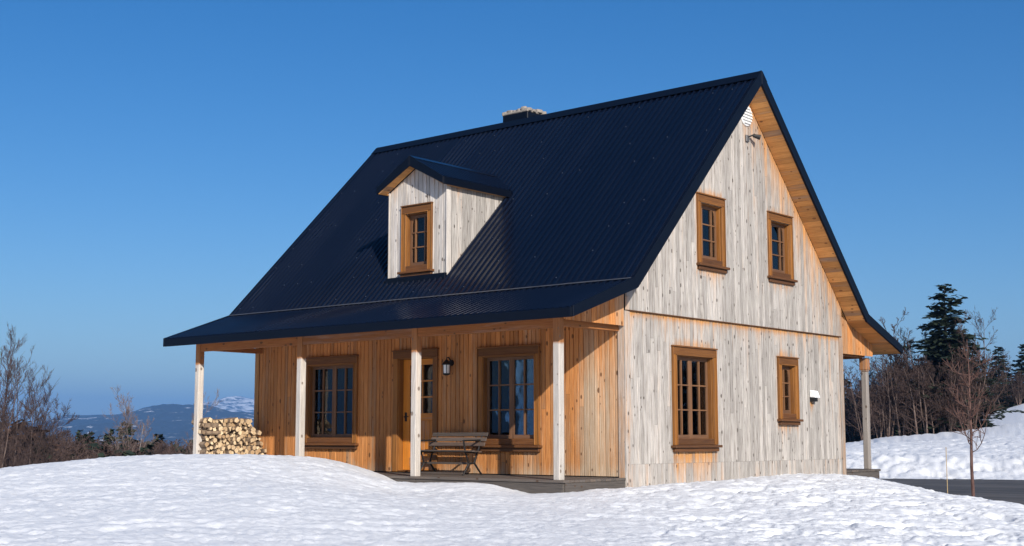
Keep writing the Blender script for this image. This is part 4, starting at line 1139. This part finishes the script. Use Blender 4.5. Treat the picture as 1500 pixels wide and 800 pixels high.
greyA = bare_meshes('grey_a', 51, 8.0, ('bark', 'twig'), nk=(26, 11, 7), spread=0.40, up=0.55, lens=(0.30, 0.5, 0.5), tr=0.009, first=0.18, minr=0.006)
greyB = bare_meshes('grey_b', 52, 8.0, ('bark', 'twig'), nk=(22, 11, 7), spread=0.44, up=0.5, lens=(0.34, 0.5, 0.5), tr=0.009, first=0.22, minr=0.006, stems=2)
birchA = bare_meshes('birch_a', 1, 8.0, ('birch', 'pale_twig'), nk=(26, 11, 7), spread=0.40, up=0.55, lens=(0.30, 0.5, 0.5), tr=0.010, first=0.22, minr=0.0055)
birchB = bare_meshes('birch_b', 2, 8.0, ('birch', 'pale_twig'), nk=(20, 11, 7), spread=0.46, up=0.5, lens=(0.34, 0.5, 0.5), tr=0.010, first=0.34, minr=0.0055, stems=2, flare=0.7)
bareA = bare_meshes('bare_a', 3, 7.0, nk=(20, 9, 6), spread=0.5, up=0.4, lens=(0.42, 0.5, 0.5), tr=0.014, first=0.15, minr=0.010)
bareB = bare_meshes('bare_b', 4, 6.0, nk=(14, 9, 7), spread=0.42, up=0.45, lens=(0.45, 0.5, 0.5), tr=0.016, first=0.10, minr=0.010, stems=7)
bareC = bare_meshes('bare_c', 5, 6.0, nk=(15, 9, 6), spread=0.5, up=0.25, lens=(0.45, 0.5, 0.5), tr=0.016, first=0.08, minr=0.010, stems=5)
bushy = bare_meshes('bushy', 6, 5.0, ('bark', 'twig'), nk=(26, 10, 7), spread=0.6, up=0.15, lens=(0.5, 0.5, 0.5), tr=0.018, first=0.05, minr=0.009)
spruceA = conifer_meshes('spruce_a', 11, 9.0, 2.2, 46, 11, 0.30, tw=0.15, gap=0.10, power=0.68)
spruceB = conifer_meshes('spruce_b', 12, 7.0, 1.6, 34, 10, 0.25, tw=0.17, gap=0.06, power=0.75)
spruceC = conifer_meshes('spruce_c', 13, 7.0, 1.2, 32, 9, 0.2, tw=0.17, gap=0.08, power=0.75)
rusty = conifer_meshes('rusty', 14, 5.0, 2.2, 26, 13, 0.1, mats=('bark', 'dead_needle'), tw=0.16, gap=0.1, power=0.45)

# left edge of the view
for px, y, d, md, lab, wd in ((10, 511, 46, greyA, 'tallest bare tree at the left edge of the slope', 1.0), (29, 543, 49, greyB, 'bare forked tree right of the tallest one at the left edge', 1.0), (-10, 540, 43, greyB, 'bare tree cut by the left border of the view', 1.1),
      (47, 566, 52, greyA, 'slim bare tree between the forked one and the blue hill', 0.9), (20, 575, 56, greyB, 'shorter bare tree standing between the tallest and the forked one', 1.1), (62, 603, 58, greyA, 'shortest bare tree nearest the blue hill at left', 1.2), (-2, 585, 50, greyA, 'short bare tree at the foot of the tallest left tree', 1.3)):
    plant('bare_tree', md, 8, px, y, d, lab, group='bare trees at the left border', wide=wd)
plant('rusty_tree', rusty, 5, 36, 619, 60, 'dense rusty brown round tree behind the left birches')
plant('bare_tree', bushy, 5, 5, 600, 55, 'dense bare brown tree at the left border')
plant('birch_tree', birchB, 8, 209, 591, 66, 'white stemmed birch standing clear of the woods on the snow crest', wide=1.0)
plant('birch_tree', birchA, 8, 259, 583, 64, 'white stemmed birch nearest the porch post on the snow crest', wide=1.05)
plant('birch_tree', birchA, 8, 163, 634, 60, 'short broken birch stem beside the small spruces', wide=0.35)
for i, (px, y, d, md, lab) in enumerate(((120, 631, 80, spruceC, 'narrow spruce, leftmost of the small spruces below the blue hill'), (131, 635, 82, spruceC, 'narrow spruce close beside the leftmost small spruce'),
      (160, 630, 80, spruceC, 'narrow spruce standing beside the broad spruce below the blue hill'), (184, 620, 78, spruceB, 'broadest dark spruce below the blue hill'), (72, 645, 84, spruceC, 'small dark spruce low in the woods right of the rusty tree'), (232, 636, 84, spruceB, 'dark spruce between the two white birches'))):
    plant('spruce_tree', md, 7, px, y, d, lab, group='spruces below the blue hills')
# right side
plant('spruce_tree', spruceA, 9, 1383, 415, 76, 'tall dark spruce rising above the bare trees right of the house', wide=1.45)
for i, (px, y, d, md, hh, lab, wd) in enumerate((
    (1330, 476, 77, bareB, 6, 'bare many stemmed tree left of the tall spruce', 1.0),
    (1356, 500, 75, bareC, 6, 'bare bushy tree in front of the foot of the tall spruce', 1.0),
    (1384, 520, 74, bareB, 6, 'low bare thicket tree below the middle of the tall spruce', 1.2),
    (1412, 478, 76, bareB, 6, 'bare many stemmed tree right of the tall spruce', 0.95),
    (1436, 468, 79, bareA, 7, 'tallest bare tree beside the tall spruce', 0.8),
    (1340, 540, 73, bushy, 5, 'low dense bare bush at the snow edge below the tall spruce', 1.0),
    (1405, 545, 73.5, bushy, 5, 'dense bare bush between the tall spruce and the sapling', 1.1),
    (1252, 540, 82, bareB, 6, 'bare tree seen between the house wall and its rear porch post', 1.3),
    (1300, 505, 86, bareA, 7, 'bare tree just right of the rear porch post', 1.3),
    (1284, 545, 78, bushy, 5, 'dense bare bush behind the rear porch post', 1.2),
    (1474, 520, 118, bareA, 7, 'bare tree between the two far spruces', 0.7),
    (1490, 545, 117, bareB, 6, 'bare tree in front of the far right spruce', 1.0))):
    plant('bare_tree', md, hh, px, y, d, lab, group='bare trees right of the house', wide=wd)
for (px, y, d, md, lab) in ((1462, 508, 122, spruceB, 'dark spruce at mid height between sapling and right border'), (1500, 504, 122, spruceB, 'dark spruce cut by the right border of the view'), (1268, 560, 95, spruceB, 'dark spruce behind the rear porch post'), (1312, 540, 92, spruceC, 'dark spruce among bare trees left of the tall spruce'), (1240, 555, 97, spruceB, 'dark spruce against the rear corner of the house')):
    plant('spruce_tree', md, 7, px, y, d, lab, wide=1.5, group='spruces right of the house')

# the woods that read as one mass
def woods(name, spots, hrange, parts_list, wide=(1.0, 1.5)):
    VV, FF, MM, b = [], [], [], 0; r = np.random.RandomState(77)
    mats = ['bark', 'twig', 'needle', 'dead_needle']
    def raw(me):
        v = np.empty(len(me.vertices)*3, np.float32); me.vertices.foreach_get('co', v); f = np.empty(len(me.loops), np.int32); me.loops.foreach_get('vertex_index', f)
        return v.reshape(-1, 3), f.reshape(-1, 4)
    cache = [[(raw(me), mi) for me, mi in pl] for pl in parts_list]
    for (x, y, h) in spots:
        pl = cache[r.randint(len(cache))]; z0 = gz(x, y); a = r.rand()*6.28; w = r.uniform(*wide)
        hm = max(q[0][0][:, 2].max() for q in pl); s = h/hm
        for (v, f), mi in pl:
            c, sn = math.cos(a)*s*w, math.sin(a)*s*w
            q = np.c_[v[:, 0]*c-v[:, 1]*sn+x, v[:, 0]*sn+v[:, 1]*c+y, v[:, 2]*s+z0-0.1]
            VV.append(q); FF.append(f+b); MM.append(np.full(len(f), mi)); b += len(v)
    me = mesh_np(name, np.vstack(VV), np.vstack(FF), mats, fm=np.concatenate(MM))
    tag(link(name, me), kind='stuff')
t1 = bare_meshes('lp1', 41, 5.0, nk=(9, 6, 4), spread=0.5, up=0.3, stems=3, minr=0.010, tr=0.014)
t2 = bare_meshes('lp2', 42, 5.0, nk=(12, 6, 4), spread=0.45, up=0.4, minr=0.010, tr=0.012)
t3 = bare_meshes('lp3', 43, 5.0, nk=(14, 7, 4), spread=0.55, up=0.2, minr=0.011, tr=0.014)
c1 = conifer_meshes('lpc', 44, 6.0, 1.4, 20, 7, 0.2, tw=0.26)
lp = [[(t1[0][1], 0), (t1[1][1], 1)], [(t2[0][1], 0), (t2[1][1], 1)], [(t3[0][1], 0), (t3[1][1], 1)]]
sp = []; rw_ = np.random.RandomState(9)
for i in range(950):
    px = rw_.uniform(-180, 420); d = rw_.uniform(56, 105); q = at(px, 641, d); g = gz(q[0], q[1])
    top = (rw_.uniform(640, 660) if px > 60 else rw_.uniform(624, 655))
    h = 0.611-(top-641)*d/FPX-g
    if h > 0.8: sp.append((q[0], q[1], min(h, 14)))
woods('bare_woods', sp, None, lp*3+[[(c1[0][1], 0), (c1[1][1], 2)]], wide=(1.1, 1.8))
sp = []
for i in range(230):
    px = rw_.uniform(1150, 1640); d = rw_.uniform(82, 112) if px < 1432 else rw_.uniform(117, 132); q = at(px, 641, d); g = gz(q[0], q[1])
    top = rw_.uniform(560, 600) if px < 1420 else rw_.uniform(545, 590)
    h = 0.611-(top-641)*d/FPX-g
    if h > 0.6: sp.append((q[0], q[1], h))
woods('thicket', sp, None, lp+[[(c1[0][1], 0), (c1[1][1], 2)]])
sp = []
for i in range(60):
    px = rw_.uniform(1255, 1436); d = rw_.uniform(72.5, 82); q = at(px, 641, d); g = gz(q[0], q[1])
    h = 0.611-(rw_.uniform(520, 600)-641)*d/FPX-g
    if h > 0.5: sp.append((q[0], q[1], h))
woods('alder_thicket', sp, None, lp)
sp = []
for i in range(150):
    a = rw_.uniform(rad(28), rad(88)); d = rw_.uniform(62, 110); x, y = d*math.cos(a), d*math.sin(a)
    if math.degrees(math.atan2(y-CAM[1], x-CAM[0])) < 100: sp.append((x, y, rw_.uniform(7, 13)))
woods('unseen_reflection_trees', sp, None, lp+[[(c1[0][1], 0), (c1[1][1], 2)]])  # unseen trees added right of the view to darken reflections in the gable panes

# ------------------------------------------------------------------ sapling and stake by the drive
q = at(1427, 750, 21.2); q[2] = gz(q[0], q[1])
sap = empty('sapling', (q[0], q[1], q[2]-0.02)); tag(sap, 'young bare tree with upcurving twigs standing alone in the snow', 'young tree')
def sapling():
    r = np.random.RandomState(21); Hs = 2.42
    tr_pts = np.array([(0, 0, -0.1), (-0.01, 0, 0.5), (0.005, 0.0, 1.0), (0.0, 0.01, 1.5), (0.01, 0, 2.0), (0.0, 0, Hs)])
    V, F = tubes_np([(tr_pts, np.array([0.027, 0.023, 0.019, 0.014, 0.009, 0.004]))], 8)
    me = mesh_np('sapling_trunk', V, F, ['sapling_bark'], smooth=True); link('trunk', me, sap)
    tw = []
    for i in range(15):
        z = 0.72+1.45*i/15; az = i*2.4+r.uniform(-0.4, 0.4); L_ = (0.42-0.20*i/15)*r.uniform(0.8, 1.15)
        e = np.array((math.cos(az), math.sin(az), 0)); lift = 1.15 if i < 7 else 0.35
        p = [np.array((0, 0, z))+e*L_*s*(1.25 if i < 7 else 1.1)*(1-0.35*s*(i < 7))+np.array((0, 0, lift*L_*s**1.6)) for s in (0, 0.25, 0.5, 0.75, 1.0)]
        tw.append((np.array(p), np.linspace(0.0085, 0.0035, 5)))
        for k in range(5):
            s = r.uniform(0.25, 0.95); a = p[int(s*4)]; d = e*r.uniform(-0.2, 1)+np.array((-e[1], e[0], 0))*r.choice((-1, 1))*r.uniform(0.3, 0.9)+np.array((0, 0, r.uniform(0.3, 1.1))); d /= np.linalg.norm(d)
            l2 = r.uniform(0.08, 0.24); pp = np.array([a, a+d*l2*0.5, a+d*l2+np.array((0, 0, 0.04))]); tw.append((pp, np.array((0.0045, 0.004, 0.0025))))
            for kk in range(2):
                d2 = d+r.normal(0, 0.5, 3); d2 /= np.linalg.norm(d2); tw.append((np.array([pp[1], pp[1]+d2*0.08, pp[1]+d2*0.16]), np.array((0.004, 0.0035, 0.0025))))
    V, F = tubes_np(tw, 4); link('crown', mesh_np('sapling_crown', V, F, ['sapling_bark'], smooth=True), sap)
sapling()
q = at(1388, 724, 24.5); sk = MB(); zb_ = gz(q[0], q[1])
sk.tube([(q[0], q[1], zb_-0.2), (q[0]+0.005, q[1], at(1388, 655, 24.5)[2])], [0.007, 0.006], 6)
tag(sk.build('marker_stake', 'yellow', None), 'thin yellow marker stake in the snow beside the asphalt', 'stake')

# ------------------------------------------------------------------ air between here and the hills
def haze():
    m = bpy.data.materials.new('haze'); m.use_nodes = True; N = m.node_tree.nodes; N.clear(); L = m.node_tree.links
    o = N.new('ShaderNodeOutputMaterial'); v = N.new('ShaderNodeVolumePrincipled')
    v.inputs['Color'].default_value = (0.18, 0.47, 1.0, 1); v.inputs['Density'].default_value = 0.00017; v.inputs['Anisotropy'].default_value = 0.0
    L.new(v.outputs[0], o.inputs['Volume'])
    s = 9800; mb = MB(); mb.box((CAM[0]-s, CAM[1]-s, -70), (CAM[0]+s, CAM[1]+s, 330)); ob = mb.build('haze', [m], None); tag(ob, kind='stuff')
haze()
